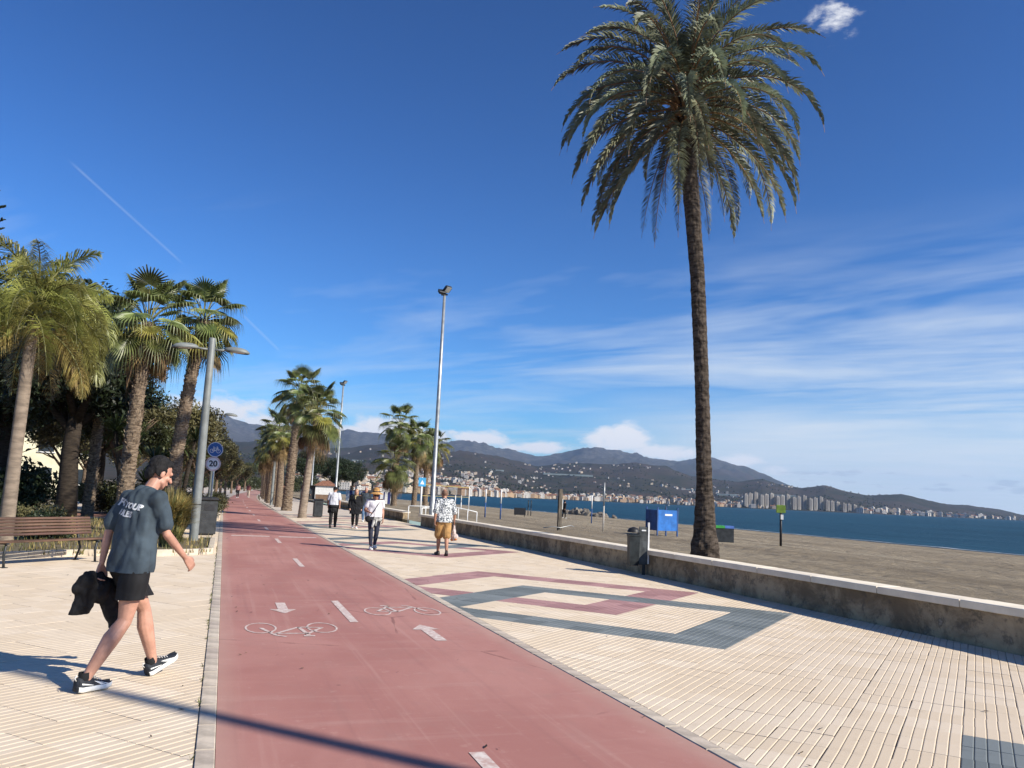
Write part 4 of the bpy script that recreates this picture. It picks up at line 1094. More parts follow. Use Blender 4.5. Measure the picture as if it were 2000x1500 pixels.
# reddish park path glimpsed behind the bench
o = MB().add([(-11, 36, .0), (-3.3, 36.5, .0), (-3.6, 44, .0), (-12, 43, .0)], [(0, 1, 2, 3)]).build('park_path', mat('park_path_red', (.34, .17, .12), .9, .15, 1.5, .3, 30)); tag(o, kind='structure'); o.location.z = .006

def bench(loc, rz, L=2.5):
    t = thing('bench', 'brown slatted wooden bench at the left edge', 'bench', loc, rz)
    # local x along the bench, -y is the front
    back = R_(16)
    sl = MB().box((0, 0, 0), (L, .085, .032), bev=.006).mesh('seat_slat', M_WOOD)
    for k in range(5): ob('seat_slat', sl, t, (0, -.20+.102*k, .435-.006*k))
    bs = MB().box((0, 0, 0), (L, .030, .046), bev=.006).mesh('back_slat', M_WOOD)
    for k in range(6):
        z = .52+.056*k; ob('back_slat', bs, t, (0, .285+math.tan(back)*(z-.45), z), (-back, 0, 0))
    for x in (-L/2+.30, L/2-.30):
        mb = MB()
        mb.tube([(x, -.20, 0), (x, -.17, .22), (x, -.2, .40)], .022, n=8); mb.tube([(x, .32, 0), (x, .22, .25), (x, .30, .45), (x, .30+math.tan(back)*.38, .83)], .022, n=8)
        mb.box((x, .02, .405), (.045, .52, .03))
        mb.box((x, -.20, .006), (.09, .10, .012)); mb.box((x, .32, .006), (.09, .10, .012))
        mb.build('leg', M_ANTHRA, t)
    return t
bd = Vector((math.cos(R_(50)), math.sin(R_(50)), 0))
rend = Vector((-2.02, 18.15, 0))
c = rend - bd*1.25 + Vector((-.643*0, 0, 0))
bench((c.x-.766*.2, c.y+.643*.2, 0), R_(50))

def street_lamp(loc, label, heads=(-1, 1), H=5.48, rz=0.0):
    t = thing('street_lamp', label, 'street lamp', loc, rz, 'street lamps along the planters')
    MB().lathe([(.0, 0), (.118, 0), (.115, .02), (.112, H*.35), (.101, H*.6), (.088, H-.02), (.08, H), (0, H)], n=20).build('post', M_GREY, t)
    MB().lathe([(.112, 1.0), (.117, 1.01), (.117, 1.03), (.112, 1.04)], n=20).build('collar', M_ANTHRA, t)
    for s in heads:
        MB().tube([(s*.08, 0, H-.32), (s*.42, 0, H-.30)], [.032, .028], n=8).build('arm', M_GREY, t)
        mb = MB(); vs = []
        ring = 16
        for (zz, k) in ((.105, .05), (.096, .45), (.065, .78), (.015, .97), (-.015, 1.0), (-.04, .93)):
            for j in range(ring):
                a = 2*math.pi*j/ring; x = math.cos(a)*.34*k; y = math.sin(a)*.19*k*(1-.25*math.cos(a)*-1)
                vs.append((s*(.66+x), y, H-.30+zz-.02*(x/.31)))
        fs = [[q*ring+j, q*ring+(j+1) % ring, (q+1)*ring+(j+1) % ring, (q+1)*ring+j] for q in range(5) for j in range(ring)] + [list(range(ring))]
        if s < 0: fs = [f[::-1] for f in fs]
        mb.add(vs, fs, True); h_ = mb.build('lamp_head', M_GREY, t)
        MB().lathe([(0, -.012), (.10, -.012), (.12, 0), (.12, .01)], (0, 0, 0), 14, sx=1.7).build('lens', M_LENS, h_, (s*.68, 0, H-.335))
    return t
street_lamp((-.64, 23.57, 0), 'grey street lamp with two flat heads, in the planter behind the walking man')
street_lamp((-.64, 46.0, 0), 'second grey street lamp, behind the round traffic signs', heads=(1,))
street_lamp((3.75, 71, 0), 'thin street lamp among the palm trunks right of the path', heads=(-1,), H=5.3)

def disc_sign(t, name, z, r, mats_fn, y=-.06):
    d = MB()
    vs = [(0, 0, 0)]
    for k in range(32): a = 2*math.pi*k/32; vs.append((r*math.cos(a), 0, r*math.sin(a)))
    d.add(vs, [(0, k+2 if k < 31 else 1, k+1) for k in range(32)])
    vs2 = [(v[0], .012, v[2]) for v in vs]
    d.add(vs2, [(0, k+1, k+2 if k < 31 else 1) for k in range(32)])
    d.add(vs[1:]+vs2[1:], [(k, (k+1) % 32, 32+(k+1) % 32, 32+k) for k in range(32)])
    return d
def annulus(mb, r0, r1, y, n=32):
    vs = []
    for k in range(n):
        a = 2*math.pi*k/n; vs += [(r0*math.cos(a), y, r0*math.sin(a)), (r1*math.cos(a), y, r1*math.sin(a))]
    mb.add(vs, [(2*k, 2*k+1, (2*k+3) % (2*n), (2*k+2) % (2*n))[::-1] for k in range(n)])
def text_mesh(name, body, size, m, font_w=0.0):
    cu_ = bpy.data.curves.new(name, 'FONT'); cu_.body = body; cu_.size = size; cu_.align_x = 'CENTER'; cu_.align_y = 'CENTER'; cu_.offset = font_w; cu_.extrude = 0.0
    tmp = bpy.data.objects.new(name, cu_); COL.objects.link(tmp)
    dg = bpy.context.evaluated_depsgraph_get(); me = bpy.data.meshes.new_from_object(tmp.evaluated_get(dg))
    bpy.data.objects.remove(tmp); bpy.data.curves.remove(cu_)
    me.materials.clear(); me.materials.append(m)
    return me
def seg2(mb, a, b, w, y):
    a, b = Vector((a[0], 0, a[1])), Vector((b[0], 0, b[1])); d = (b-a).normalized(); nn = Vector((-d.z, 0, d.x))*w
    mb.add([(q.x, y, q.z) for q in (a+nn, b+nn, b-nn, a-nn)], [(0, 3, 2, 1)][::1])
def traffic_sign():
    p1, p2 = at_y(421, 878, 33), at_y(417.5, 906, 33)
    cx = (p1.x+p2.x)/2
    t = thing('traffic_sign', 'post with a round blue bicycle sign above a round white 20 sign', 'sign', (cx, 33, 0))
    MB().tube([(0, .045, -.1), (0, .045, p1.z+.2)], .03, n=10).build('post', M_GALV, t)
    M_SB = mat('sign_blue', (.02, .10, .33), .35, .05, 4); M_SW = mat('sign_white', (.78, .76, .75), .35, .04, 4); M_SK = mat('sign_black', (.02, .02, .022), .4, .1, 4); M_SP = mat('sign_faded_red', (.66, .48, .46), .4, .1, 6)
    b = disc_sign(t, 'x', 0, .28, None).build('blue_sign_disc', M_SB, t, (0, 0, p1.z))
    mb = MB(); annulus(mb, .252, .272, -.004)
    for c_ in ((-.115, -.055), (.115, -.055)):
        n = 20; vs = []
        for k in range(n): a = 2*math.pi*k/n; vs += [(c_[0]+.058*math.cos(a), -.004, c_[1]+.058*math.sin(a)), (c_[0]+.074*math.cos(a), -.004, c_[1]+.074*math.sin(a))]
        mb.add(vs, [(2*k, (2*k+2) % (2*n), (2*k+3) % (2*n), 2*k+1) for k in range(n)])
    for a_, b_ in (((-.115, -.055), (-.05, .06)), ((-.115, -.055), (-.01, -.055)), ((-.01, -.055), (-.06, .09)), ((-.05, .055), (.085, .055)), ((-.01, -.055), (.085, .055)), ((.115, -.055), (.075, .10)), ((.075, .10), (.04, .10)), ((-.09, .09), (-.035, .09))): seg2(mb, a_, b_, .011, -.004)
    mb.build('bicycle_emblem', M_SW, b)
    w = disc_sign(t, 'x', 0, .27, None).build('speed_sign_disc', M_SW, t, (cx*0-.03, 0, p2.z))
    mb = MB(); annulus(mb, .215, .266, -.004); mb.build('rim', M_SP, w)
    ob('number', text_mesh('number', '20', .30, M_SK, .008), w, (0, -.005, 0), (math.pi/2, 0, 0))
    t.rotation_euler = (0, 0, 0)
traffic_sign()

def tall_bin(loc, rz, label, h=1.17, w=.5, name='litter_bin'):
    t = thing(name, label, 'bin', loc, rz)
    MB().box((0, 0, h*.46), (w, w*.85, h*.86), bev=.02).build('body', M_ANTHRA, t)
    MB().box((0, 0, h*.945), (w*1.06, w*.92, h*.09), bev=.03).build('lid', M_BLACK, t)
    MB().box((0, -w*.432, h*.72), (w*.62, .012, h*.16), bev=.004).build('slot', M_BLACK, t)
    MB().box((0, 0, .02), (w*.8, w*.7, .06)).build('base', M_BLACK, t)
    return t
tall_bin((-.42, 27.6, 0), .25, 'tall dark box bin beside the path kerb, right of the street lamp')
tall_bin((5.0, 47.2, 0), .1, 'black bin standing behind the slim palm right of the path', 1.0, .46)

def wall_bin():
    t = thing('rubbish_bin', 'dark grey bin with lid on a plate post, against the sea wall', 'bin', (8.93, 17.0, 0), R_(-12))
    # plate post on the right, bucket on the left
    MB().box((.10, 0, .64), (.19, .05, .84), bev=.008).build('plate', mat('worn_grey_plate', (.075, .082, .082), .55, .25, 8, .2, 50), t)
    MB().box((.215, -.004, .70), (.035, .07, .92), bev=.004).build('edge_strip', M_WHITE, t)
    MB().box((.12, .0, .12), (.07, .045, .26)).build('foot', M_ANTHRA, t)
    mb = MB()
    vs = [(sx*w_-.125, sy*w_, z_) for (w_, z_) in ((.095, .20), (.105, .30), (.118, .84), (.126, .85), (.126, .885), (.112, .885), (.105, .80)) for (sx, sy) in ((1, 1), (-1, 1), (-1, -1), (1, -1))]
    mb.add(vs, [[3, 2, 1, 0]]+[[l*4+q, l*4+(q+1) % 4, l*4+4+(q+1) % 4, l*4+4+q] for l in range(6) for q in range(4)]+[[24, 25, 26, 27]]); mb.build('bucket', mat('bin_dark_green', (.022, .026, .026), .5, .25, 6, .2, 40), t)
    MB().lathe([(.14, .93), (.135, .97), (.10, 1.02), (.03, 1.045), (0, 1.05)], (-.13, 0, 0), 16).build('lid', M_BLACK, t)
    MB().box((-.01, 0, .93), (.05, .04, .10)).build('hinge', M_BLACK, t)
    MB().box((.10, -.032, .98), (.10, .01, .03)).build('plate_label', M_WHITE, t)
wall_bin()

def floodlight_pole(loc, H, label, rz=0.0, extra=False):
    t = thing('floodlight_pole', label, 'light pole', loc, rz, 'floodlight poles along the beach')
    MB().lathe([(0, 0), (.20, 0), (.20, .02), (.14, .05), (.135, 1.4), (.11, 1.45), (.10, H*.5), (.07, H), (0, H)], n=14).build('mast', M_GALV, t)
    MB().box((0, 0, H+.03), (.34, .08, .07)).build('crossbar', M_ANTHRA, t)
    for k, (x, y, a, b) in enumerate([(.12, .05, 50, 55), (-.13, -.05, 55, 215)]):
        M = Matrix.Rotation(R_(b), 4, 'Z') @ Matrix.Rotation(R_(a), 4, 'X')
        f = MB().box((0, 0, .0), (.36, .14, .42), bev=.05).build('floodlight', M_ANTHRA, t, (x, y, H+.34-.16*k), M.to_euler())
        MB().box((0, -.075, .0), (.30, .012, .34)).build('glass', M_LENS, f)
        MB().tube([(-.2, .0, 0), (-.2, .05, -.22), (.2, .05, -.22), (.2, 0, 0)], .016, n=6).build('bracket', M_ANTHRA, f)
    if extra:
        f = MB().box((0, 0, 0), (.35, .3, .7), bev=.06).build('speaker', mat('cream_box', (.66, .60, .42), .6, .1, 3), t, (-.22, -.1, H*.60))
        MB().box((.1, 0, 0), (.2, .05, .05)).build('bracket', M_ANTHRA, f)
floodlight_pole((9.92, 40.9, .05), 11.7, 'tall galvanised floodlight pole behind the man in patterned shirt', R_(-30))
floodlight_pole((9.92, 79.5, .05), 11.3, 'second floodlight pole with a cream box halfway up', R_(-20), True)
floodlight_pole((9.92, -4.1, .1), 12.6, 'floodlight pole standing behind the viewer, its long shadow crosses the path', R_(-30))
floodlight_pole((11.6, 120, 0), 11.0, 'third floodlight pole, thin, behind the leaning palm', R_(-10))
floodlight_pole((21.5, 175, -.0), 9.0, 'shortest floodlight pole in the distance right of the kiosk', R_(-10))

# --- beach furniture
def stripe_post(px, py, top, label, m1, m2, r=.05, name='volleyball_post'):
    b = sand_at(px, py); s = px_per_m(b); H = (py-top)/s
    t = thing(name, label, 'post', b)
    MB().tube([(0, 0, -.2), (0, 0, H*.52)], r, n=8).build('lower_post', m1, t)
    MB().tube([(0, 0, H*.52), (0, 0, H)], r*.98, n=8).build('upper_post', m2, t)
    return t
stripe_post(947, 1010, 956, 'blue and white beach post, left of a similar pair', M_BLUE_D, M_WHITE)
stripe_post(977, 1013, 957, 'blue and white beach post, right of a similar pair', M_BLUE_D, M_WHITE)
stripe_post(1155, 1022, 968, 'blue and white beach post near the rocks', M_BLUE_D, M_WHITE, .045)
stripe_post(1178, 1038, 943, 'tall thin pale pole on the sand near the rocks', mat('pale_pole', (.5, .46, .40), .6, .1, 4), M_GALV, .04, 'pale_pole')
stripe_post(888, 1000, 968, 'thin white post beside the water, right of the patterned shirt', M_WHITE, M_WHITE, .05)
stripe_post(900, 996, 968, 'second thin white post beside the water', M_WHITE, M_WHITE, .05)
stripe_post(1031, 1007, 977, 'left one of two thin dark posts on the sand', M_ANTHRA, M_ANTHRA, .05, 'dark_post')
stripe_post(1036.5, 1007.5, 977, 'right one of two thin dark posts on the sand', M_ANTHRA, M_ANTHRA, .05, 'dark_post')
def wood_post():
    b = sand_at(1092, 1037); s = px_per_m(b)
    t = thing('wooden_post', 'thick weathered wooden post on the sand with a white band', 'post', b)
    MB().box((0, 0, .90), (.17, .16, 2.1), bev=.02).build('timber', mat('weathered_wood', (.13, .11, .085), .9, .25, 4, .5, 30, stretch=(3, 3, .5)), t)
    MB().box((.10, 0, 1.25), (.05, .10, .50), bev=.01).build('white_band', M_WHITE, t)
    MB().tube([(-.75, .1, .12), (-.35, -.1, .2), (.0, -.13, .15), (.6, 0, .28), (.8, .1, .2)], [.022, .016, .024, .018, .014], n=6).build('tied_sheet', M_GALV, t)
wood_post()
def panel_board():
    b = sand_at(1015, 1008)
    t = thing('dark_board', 'low dark board standing on the sand near the water', 'board', b, R_(-15))
    MB().box((0, 0, .42), (1.05, .06, .62)).build('board', M_BLACK, t)
    for x in (-.42, .42): MB().box((x, .05, .2), (.06, .06, .5)).build('leg', M_BLACK, t)
panel_board()
def blue_cabin():
    b = sand_at(1292, 1047)
    t = thing('beach_cabin', 'small blue cabin on legs standing on the sand', 'cabin', b, R_(4))
    w, d_, z0, z1 = 1.15, 1.0, .28, 1.28
    for (x, y, sx, sy, m) in ((0, -d_/2, w, .03, M_BLUE), (0, d_/2, w, .03, M_BLUE), (-w/2, 0, .03, d_, M_BLUE_D), (w/2, 0, .03, d_, M_BLUE)):  # left panel takes the darker blue: its shade is put into the colour
        MB().box((x, y, (z0+z1)/2), (sx, sy, z1-z0)).build('panel', m, t)
    for x in (-w/2, w/2):
        for y in (-d_/2, d_/2): MB().box((x, y, .64), (.06, .06, 1.55)).build('corner_post', M_BLUE_D, t)
    MB().box((.05, -d_/2-.02, 1.05), (.42, .008, .09)).build('white_label', M_WHITE, t)
    MB().tube([(.2, 0, 1.2), (.2, 0, 1.5), (.2, -.3, 1.52)], .025, n=6).build('shower_pipe', M_GALV, t)
blue_cabin()
def recycling_box():
    b = sand_at(1413, 1060)
    t = thing('recycling_box', 'dark box with green and blue top on the sand behind the palm', 'bin', b, R_(-20))
    MB().box((0, 0, .33), (.80, .5, .62), bev=.02).build('body', M_ANTHRA, t)
    MB().box((-.2, 0, .70), (.40, .52, .11)).build('green_top', mat('green_lid', (.06, .36, .07), .5, .1, 4), t)
    MB().box((.205, 0, .70), (.40, .52, .11)).build('blue_top', mat('blue_lid', (.10, .20, .55), .5, .1, 4), t)
recycling_box()
def green_post():
    b = sand_at(1525, 1067); s = px_per_m(b); H = (1067-988)/s
    t = thing('beach_sign_post', 'dark post with a green box on top, alone on the sand', 'sign', b, R_(-25))
    MB().tube([(0, 0, -.2), (0, 0, H-.25)], .055, n=10).build('post', M_BLACK, t)
    MB().box((0, 0, H-.16), (.40, .12, .36), bev=.015).build('sign_box', mat('lime_green', (.17, .27, .04), .5, .12, 4), t)
    MB().box((.04, -.04, H-.52), (.12, .08, .22)).build('white_tag', M_WHITE, t)
green_post()
def info_sign():
    t = thing('blue_sign', 'blue square sign with a white triangle on a post behind the wall gap', 'sign', (12.3, 54.0, 0), R_(10))
    MB().tube([(0, 0, -.1), (0, 0, 2.6)], .06, n=10).build('post', M_WHITE, t)
    p = MB().box((0, -.05, 2.28), (.52, .03, .58), bev=.01).build('panel', mat('sky_blue_sign', (.05, .30, .55), .4, .1, 4), t)
    MB().add([(-.14, -.068, 2.14), (.14, -.068, 2.14), (0, -.068, 2.42)], [(0, 1, 2)]).build('triangle', M_WHITE, p)
info_sign()
def railing(label, pts, h, name='handrail'):
    t = thing(name, label, 'railing')
    mb = MB(); mb.tube([(p[0], p[1], p[2]+h) for p in pts], .028, n=8); mb.build('rail', M_WHITE, t)
    for p in pts: MB().tube([(p[0], p[1], p[2]-.1), (p[0], p[1], p[2]+h)], .026, n=8).build('upright', M_WHITE, t)
railing('white tubular handrail sloping down to the sand, right of the patterned shirt', [(11.75, 44.5, .12), (12.25, 44.4, .05), (12.75, 44.3, -.03), (13.25, 44.2, -.13)], .80)
railing('white tubular handrail at the wall end, left of the patterned shirt', [(9.25, 40.25, .0), (10.0, 41.2, .0), (10.6, 41.9, 0)], .85)
railing('white handrail at the far end of the stair gap', [(9.6, 45.0, .0), (10.6, 45.2, .0), (12.2, 45.4, -.0)], .85)
def volley_net():
    a, b = Vector((15.0, 66, 0)), Vector((22.5, 78, 0))
    t = thing('volleyball_net', 'beach volleyball net with yellow tape between posts', 'net')
    for p in (a, b): MB().tube([(p.x, p.y, sandz(p.x)-.2), (p.x, p.y, 2.35)], .05, n=8).build('post', M_WHITE, t)
    d = (b-a).normalized(); rz = math.atan2(d.y, d.x); c_ = (a+b)/2; L = (b-a).length
    MB().box((c_.x, c_.y, 2.25), (L, .02, .06), rz).build('top_tape', mat('yellow_tape', (.40, .31, .10), .6, .1, 4), t)
    MB().box((c_.x, c_.y, 1.35), (L, .02, .05), rz).build('bottom_tape', MATS['yellow_tape'], t)
    mb = MB()
    for k in range(70): p = a.lerp(b, (k+.5)/70); mb.tube([(p.x, p.y, 1.37), (p.x, p.y, 2.22)], .006, n=3, cap=False)
    for k in range(6): mb.tube([(a.x, a.y, 1.5+.13*k), (b.x, b.y, 1.5+.13*k)], .006, n=3, cap=False)
    mb.build('mesh_net', M_BLACK, t)
volley_net()
# breakwater rocks: each its own stone
M_ROCK = mat('breakwater_rock', (.23, .195, .155), .95, .25, 1.5, .8, 8, objvar=.2)
ORD = ['first', 'second', 'third', 'fourth', 'fifth', 'sixth', 'seventh', 'eighth', 'ninth', 'tenth', 'eleventh', 'twelfth', 'thirteenth', 'fourteenth', 'fifteenth', 'sixteenth', 'seventeenth', 'eighteenth', 'nineteenth', 'twentieth']
ORD += ['twenty-'+q for q in ORD[:9]] + ['thirtieth'] + ['thirty-'+q for q in ORD[:4]]
rk = random.Random(3); rmesh = []
for q in range(4):
    bm = bmesh.new(); bmesh.ops.create_icosphere(bm, subdivisions=2, radius=1)
    for v in bm.verts: v.co *= 1+.38*mnoise.noise(v.co*1.3+Vector((q*5, 0, 0)))
    me = bpy.data.meshes.new('boulder'); bm.to_mesh(me); bm.free(); me.materials.append(M_ROCK); rmesh.append(me)
for k in range(34):
    f = k/33; p = Vector((54.6-4.2*f+rk.uniform(-.7, .9), 129-25*f+rk.uniform(-.8, .8), -.72)); s = rk.uniform(.38, .72)*(1.15-.3*f)
    tag(ob('boulder', rk.choice(rmesh), None, (p.x, p.y, p.z+s*.25), (rk.random(), rk.random(), rk.random()*6), (s*1.2, s, s*.7)), 'brown boulder, %s from the left in the short breakwater at the water edge' % ORD[k], 'rock', 'breakwater boulders')

# kiosk and screens beyond the palms
def kiosk():
    t = thing('kiosk', 'white beach kiosk with reddish tiled roof behind the leaning palm', 'building', (12.0, 106, 0), R_(-8)); t.scale = (.72,)*3
    MB().box((0, 0, 1.3), (3.4, 3.0, 2.6)).build('wall', M_WHITE, t)
    r = MB().add([(-2.0, -1.8, 2.6), (2.0, -1.8, 2.6), (2.0, 1.8, 2.6), (-2.0, 1.8, 2.6), (-.6, 0, 3.5), (.6, 0, 3.5)], [(0, 1, 5, 4), (1, 2, 5), (2, 3, 4, 5), (3, 0, 4), (3, 2, 1, 0)]).build('roof', mat('kiosk_roof', (.25, .115, .07), .9, .2, 3), t)
    MB().box((0, -1.515, .55), (3.2, .02, 1.1)).build('lower_panel', mat('brown_panel', (.22, .14, .09), .8, .1, 3), t)
    MB().box((-3.0, .2, 1.25), (2.4, 2.6, 2.5)).build('side_room', mat('dark_side', (.05, .052, .055), .7, .1, 2), t)
    MB().box((-3.0, -.1, 2.55), (2.8, 3.4, .12)).build('side_roof', M_ANTHRA, t)
    MB().box((-3.0, -1.15, 1.4), (1.4, .02, .9)).build('window', mat('dark_glass', (.03, .04, .05), .15, .1, 2), t)
kiosk()
for k, (x, y) in enumerate([(14.0, 98), (15.2, 98.5), (17.6, 100), (18.6, 100.5)]):
    t = thing('striped_screen', ['blue and white windbreak screen nearest the kiosk', 'second blue and white screen beside the kiosk', 'third blue and white screen, beside the white-shirted walker', 'fourth blue and white screen, right of the white-shirted walker'][k], 'screen', (x, y, -.05), R_(-10))
    for q in range(3): MB().box((-.34+.34*q, 0, .75), (.33, .03, 1.5)).build('stripe', M_WHITE if q % 2 == k % 2 else mat('navy_cloth', (.03, .04, .16), .8, .1, 2), t)
    for x_ in (-.53, .53): MB().tube([(x_, 0, -.1), (x_, 0, 1.6)], .025, n=6).build('pole', M_WHITE, t)
# park building far left
def park_building():
    t = thing('cream_building', 'cream building with windows glimpsed between the trees at left', 'building', (-18.5, 85, 0), R_(15))
    MB().box((0, 0, 4.2), (14, 9, 8.4)).build('wall', mat('cream_render', (.72, .66, .46), .8, .06, 1), t)
    MB().box((0, 0, 8.5), (14.6, 9.6, .3)).build('roof', M_WHITE, t)
    for z in (1.6, 4.3, 7.0):
        for x in (-5.2, -2.6, 0, 2.6, 5.2):
            w = MB().box((x, -4.51, z), (1.2, .06, 1.3)).build('window', mat('dark_glass', (.03, .04, .05), .15, .1, 2), t)
            MB().box((x, -4.56, z-.72), (1.4, .16, .08)).build('sill', M_WHITE, w)
park_building()

# fallen leaves and grit on the paving and path
lr = random.Random(44); mb = MB()
for k in range(250):
    x = lr.uniform(-3.2, 9.0); y = 4.2+lr.random()**1.6*24; s_ = lr.uniform(.012, .035); a = lr.uniform(0, 6.28); z = .008
    if abs(x-.03) < .3 or abs(x-3.22) < .3 or lr.random() < .45:
        d = Vector((math.cos(a), math.sin(a), 0)); n_ = Vector((-d.y, d.x, 0)); c_ = Vector((x, y, z)); mb.cur = lr.randint(0, 1)
        mb.add([c_-d*s_, c_-n_*s_*.35+Vector((0, 0, .004)), c_+d*s_+Vector((0, 0, .006)), c_+n_*s_*.35], [(0, 1, 2, 3)])
tag(mb.build('leaf_litter', [mat('dead_leaf', (.16, .10, .05), .9, .2, 9), mat('dead_leaf_dark', (.06, .04, .028), .9, .2, 9)]), 'scattered small dead leaves on the paving', 'leaves', kind='stuff')
# small weeds in the joint along the left kerb
mb = MB()
for k in range(46):
    y = 4.4+lr.random()*18; x = -.035
    for q in range(5):
        a = lr.uniform(0, 6.28); d = Vector((math.cos(a), math.sin(a), 0)); h_ = lr.uniform(.015, .05); b = Vector((x+lr.uniform(-.01, .01), y+lr.uniform(-.03, .03), 0)); wv = d.cross(Vector((0, 0, 1)))*.004
        mb.add([b-wv, b+wv, b+d*.03+Vector((0, 0, h_))], [(0, 1, 2)])
tag(mb.build('joint_weeds', M_TUFT_G), 'tiny weeds growing in the joint along the kerb', 'weeds', kind='stuff')

# ------------------------------------------------------------------ people
def prim_mesh(prims):
    """closed primitives: ('c',p0,r0,p1,r1) tapered capsule, ('e',centre,(rx,ry,rz),euler) ellipsoid"""
    V, F = [], []
    def sphere(c, r, rot=None, n=12, m=8):
        o_ = len(V); c = Vector(c); Rm = rot.to_matrix() if rot is not None else None
        pts = [Vector((0, 0, 1))]
        for i in range(1, m):
            ph = math.pi*i/m
            for j in range(n): a = 2*math.pi*j/n; pts.append(Vector((math.sin(ph)*math.cos(a), math.sin(ph)*math.sin(a), math.cos(ph))))
        pts.append(Vector((0, 0, -1)))
        for p in pts:
            q = Vector((p.x*r[0], p.y*r[1], p.z*r[2]))
            if Rm is not None: q = Rm @ q
            V.append(tuple(c+q))
        for j in range(n): F.append((o_, o_+1+j, o_+1+(j+1) % n))
        for i in range(m-2):
            for j in range(n): a = o_+1+i*n; F.append((a+j, a+n+j, a+n+(j+1) % n, a+(j+1) % n))
        e = o_+1+(m-1)*n; a = e-n
        for j in range(n): F.append((a+j, e, a+(j+1) % n))
    for p in prims:
        if p[0] == 'e':
            r = p[2]; sphere(p[1], r, p[3] if len(p) > 3 else None, 16, 12)
        else:
            _, a, ra, b, rb = p; a, b = Vector(a), Vector(b)
            sphere(a, (ra,)*3); sphere(b, (rb,)*3)
            if (b-a).length > 1e-4:
                mb = MB(); mb.tube([a, b], [ra, rb], n=12); o_ = len(V); V.extend(mb.v); F.extend([[o_+i for i in f] for f in mb.f])
    return newmesh('blob', V, F)
def blob(prims, voxel, m, smooth=4, cuts=(), ruffle=0.0, rscale=9.0, seed=0):
    tmp = bpy.data.objects.new('tmp', prim_mesh(prims)); COL.objects.link(tmp)
    md = tmp.modifiers.new('r', 'REMESH'); md.mode = 'VOXEL'; md.voxel_size = voxel
    ms = tmp.modifiers.new('s', 'SMOOTH'); ms.factor = .5; ms.iterations = smooth
    dg = bpy.context.evaluated_depsgraph_get(); me = bpy.data.meshes.new_from_object(tmp.evaluated_get(dg))
    old = tmp.data; bpy.data.objects.remove(tmp); bpy.data.meshes.remove(old)
    if ruffle:
        me.update(); nr = [v.normal.copy() for v in me.vertices]
        for v, n_ in zip(me.vertices, nr):
            c = v.co; f = abs(mnoise.noise((c.x*rscale+seed, c.y*rscale, c.z*rscale*.55))) + .5*mnoise.noise((c.x*rscale*2.3, c.y*rscale*2.3+seed, c.z*rscale*1.2))
            v.co = c + n_*(ruffle*(f-.25))
    if cuts:
        bm = bmesh.new(); bm.from_mesh(me)
        for co, no in cuts: bmesh.ops.bisect_plane(bm, geom=bm.verts[:]+bm.edges[:]+bm.faces[:], plane_co=co, plane_no=no, clear_outer=True)
        bm.to_mesh(me); bm.free()
    me.materials.clear(); me.materials.append(m)
    me.polygons.foreach_set('use_smooth', [True]*len(me.polygons)); me.update()
    return me
def skin_mat(name, c): return mat(name, c, .5, .10, 9, .08, 120, spec=.4)
def hand_prims(w, fdir, side, palm_n, s=1.0, curl=.7):
    """relaxed hand: palm and five fingers. w wrist, fdir pointing down the hand, side = direction towards the thumb, palm_n palm normal"""
    f, sd, pn = Vector(fdir).normalized(), Vector(side).normalized(), Vector(palm_n).normalized()
    P = []; k = s
    c = Vector(w)+f*.05*k
    for q in (-.028, -.009, .010, .028): P.append(('c', Vector(w)+f*.012*k+sd*q*.55*k, .014*k, Vector(w)+f*.088*k+sd*q*k, .0125*k))
    for q, L in ((-.031, .055), (-.010, .072), (.011, .078), (.031, .070)):
        b = Vector(w)+f*.090*k+sd*q*k; a1 = curl*.6; a2 = curl*1.6
        j1 = b+(f*math.cos(a1)+pn*math.sin(a1))*L*.5*k; j2 = j1+(f*math.cos(a2)+pn*math.sin(a2))*L*.5*k
        P += [('c', b, .0098*k, j1, .0092*k), ('c', j1, .0092*k, j2, .0082*k)]
    t0 = Vector(w)+f*.028*k+sd*.026*k; t1 = t0+(f*.75+sd*.55+pn*.25).normalized()*.042*k; t2 = t1+(f*.95+sd*.1+pn*.35).normalized()*.032*k
    P += [('c', t0, .0155*k, t1, .0115*k), ('c', t1, .0112*k, t2, .0092*k)]
    return P
def head_prims(C, tilt, s=1.0, yaw=0.0):
    Rm = Matrix.Rotation(yaw, 3, 'Z') @ Matrix.Rotation(-tilt, 3, 'X'); C = Vector(C)
    def T(x, y, z): return C + Rm @ Vector((x*s, y*s, z*s))
    e = Rm.to_euler()
    P = [('e', T(0, -.012, .025), (.077*s, .096*s, .098*s), e), ('e', T(0, .028, -.045), (.060*s, .068*s, .082*s), e), ('e', T(0, .062, -.103), (.030*s, .026*s, .022*s), e),
         ('c', T(0, .093, .002), .011*s, T(0, .119, -.034), .0145*s), ('c', T(-.034, .078, .020), .016*s, T(.034, .078, .020), .016*s),
         ('c', T(-.018, .088, -.070), .012*s, T(.018, .088, -.070), .012*s), ('c', T(-.05, .03, -.075), .022*s, T(-.022, .06, -.098), .02*s), ('c', T(.05, .03, -.075), .022*s, T(.022, .06, -.098), .02*s),
         ('e', T(.079, -.008, -.018), (.011*s, .021*s, .033*s), e), ('e', T(-.079, -.008, -.018), (.011*s, .021*s, .033*s), e),
         ('e', T(.045, .065, -.03), (.022*s, .02*s, .022*s), e), ('e', T(-.045, .065, -.03), (.022*s, .02*s, .022*s), e)]
    return P, T
M_SOLE = mat('shoe_sole_white', (.74, .74, .70), .6, .06, 10); M_SHOE_K = mat('shoe_black_knit', (.022, .026, .034), .75, .25, 40, .4, 300)
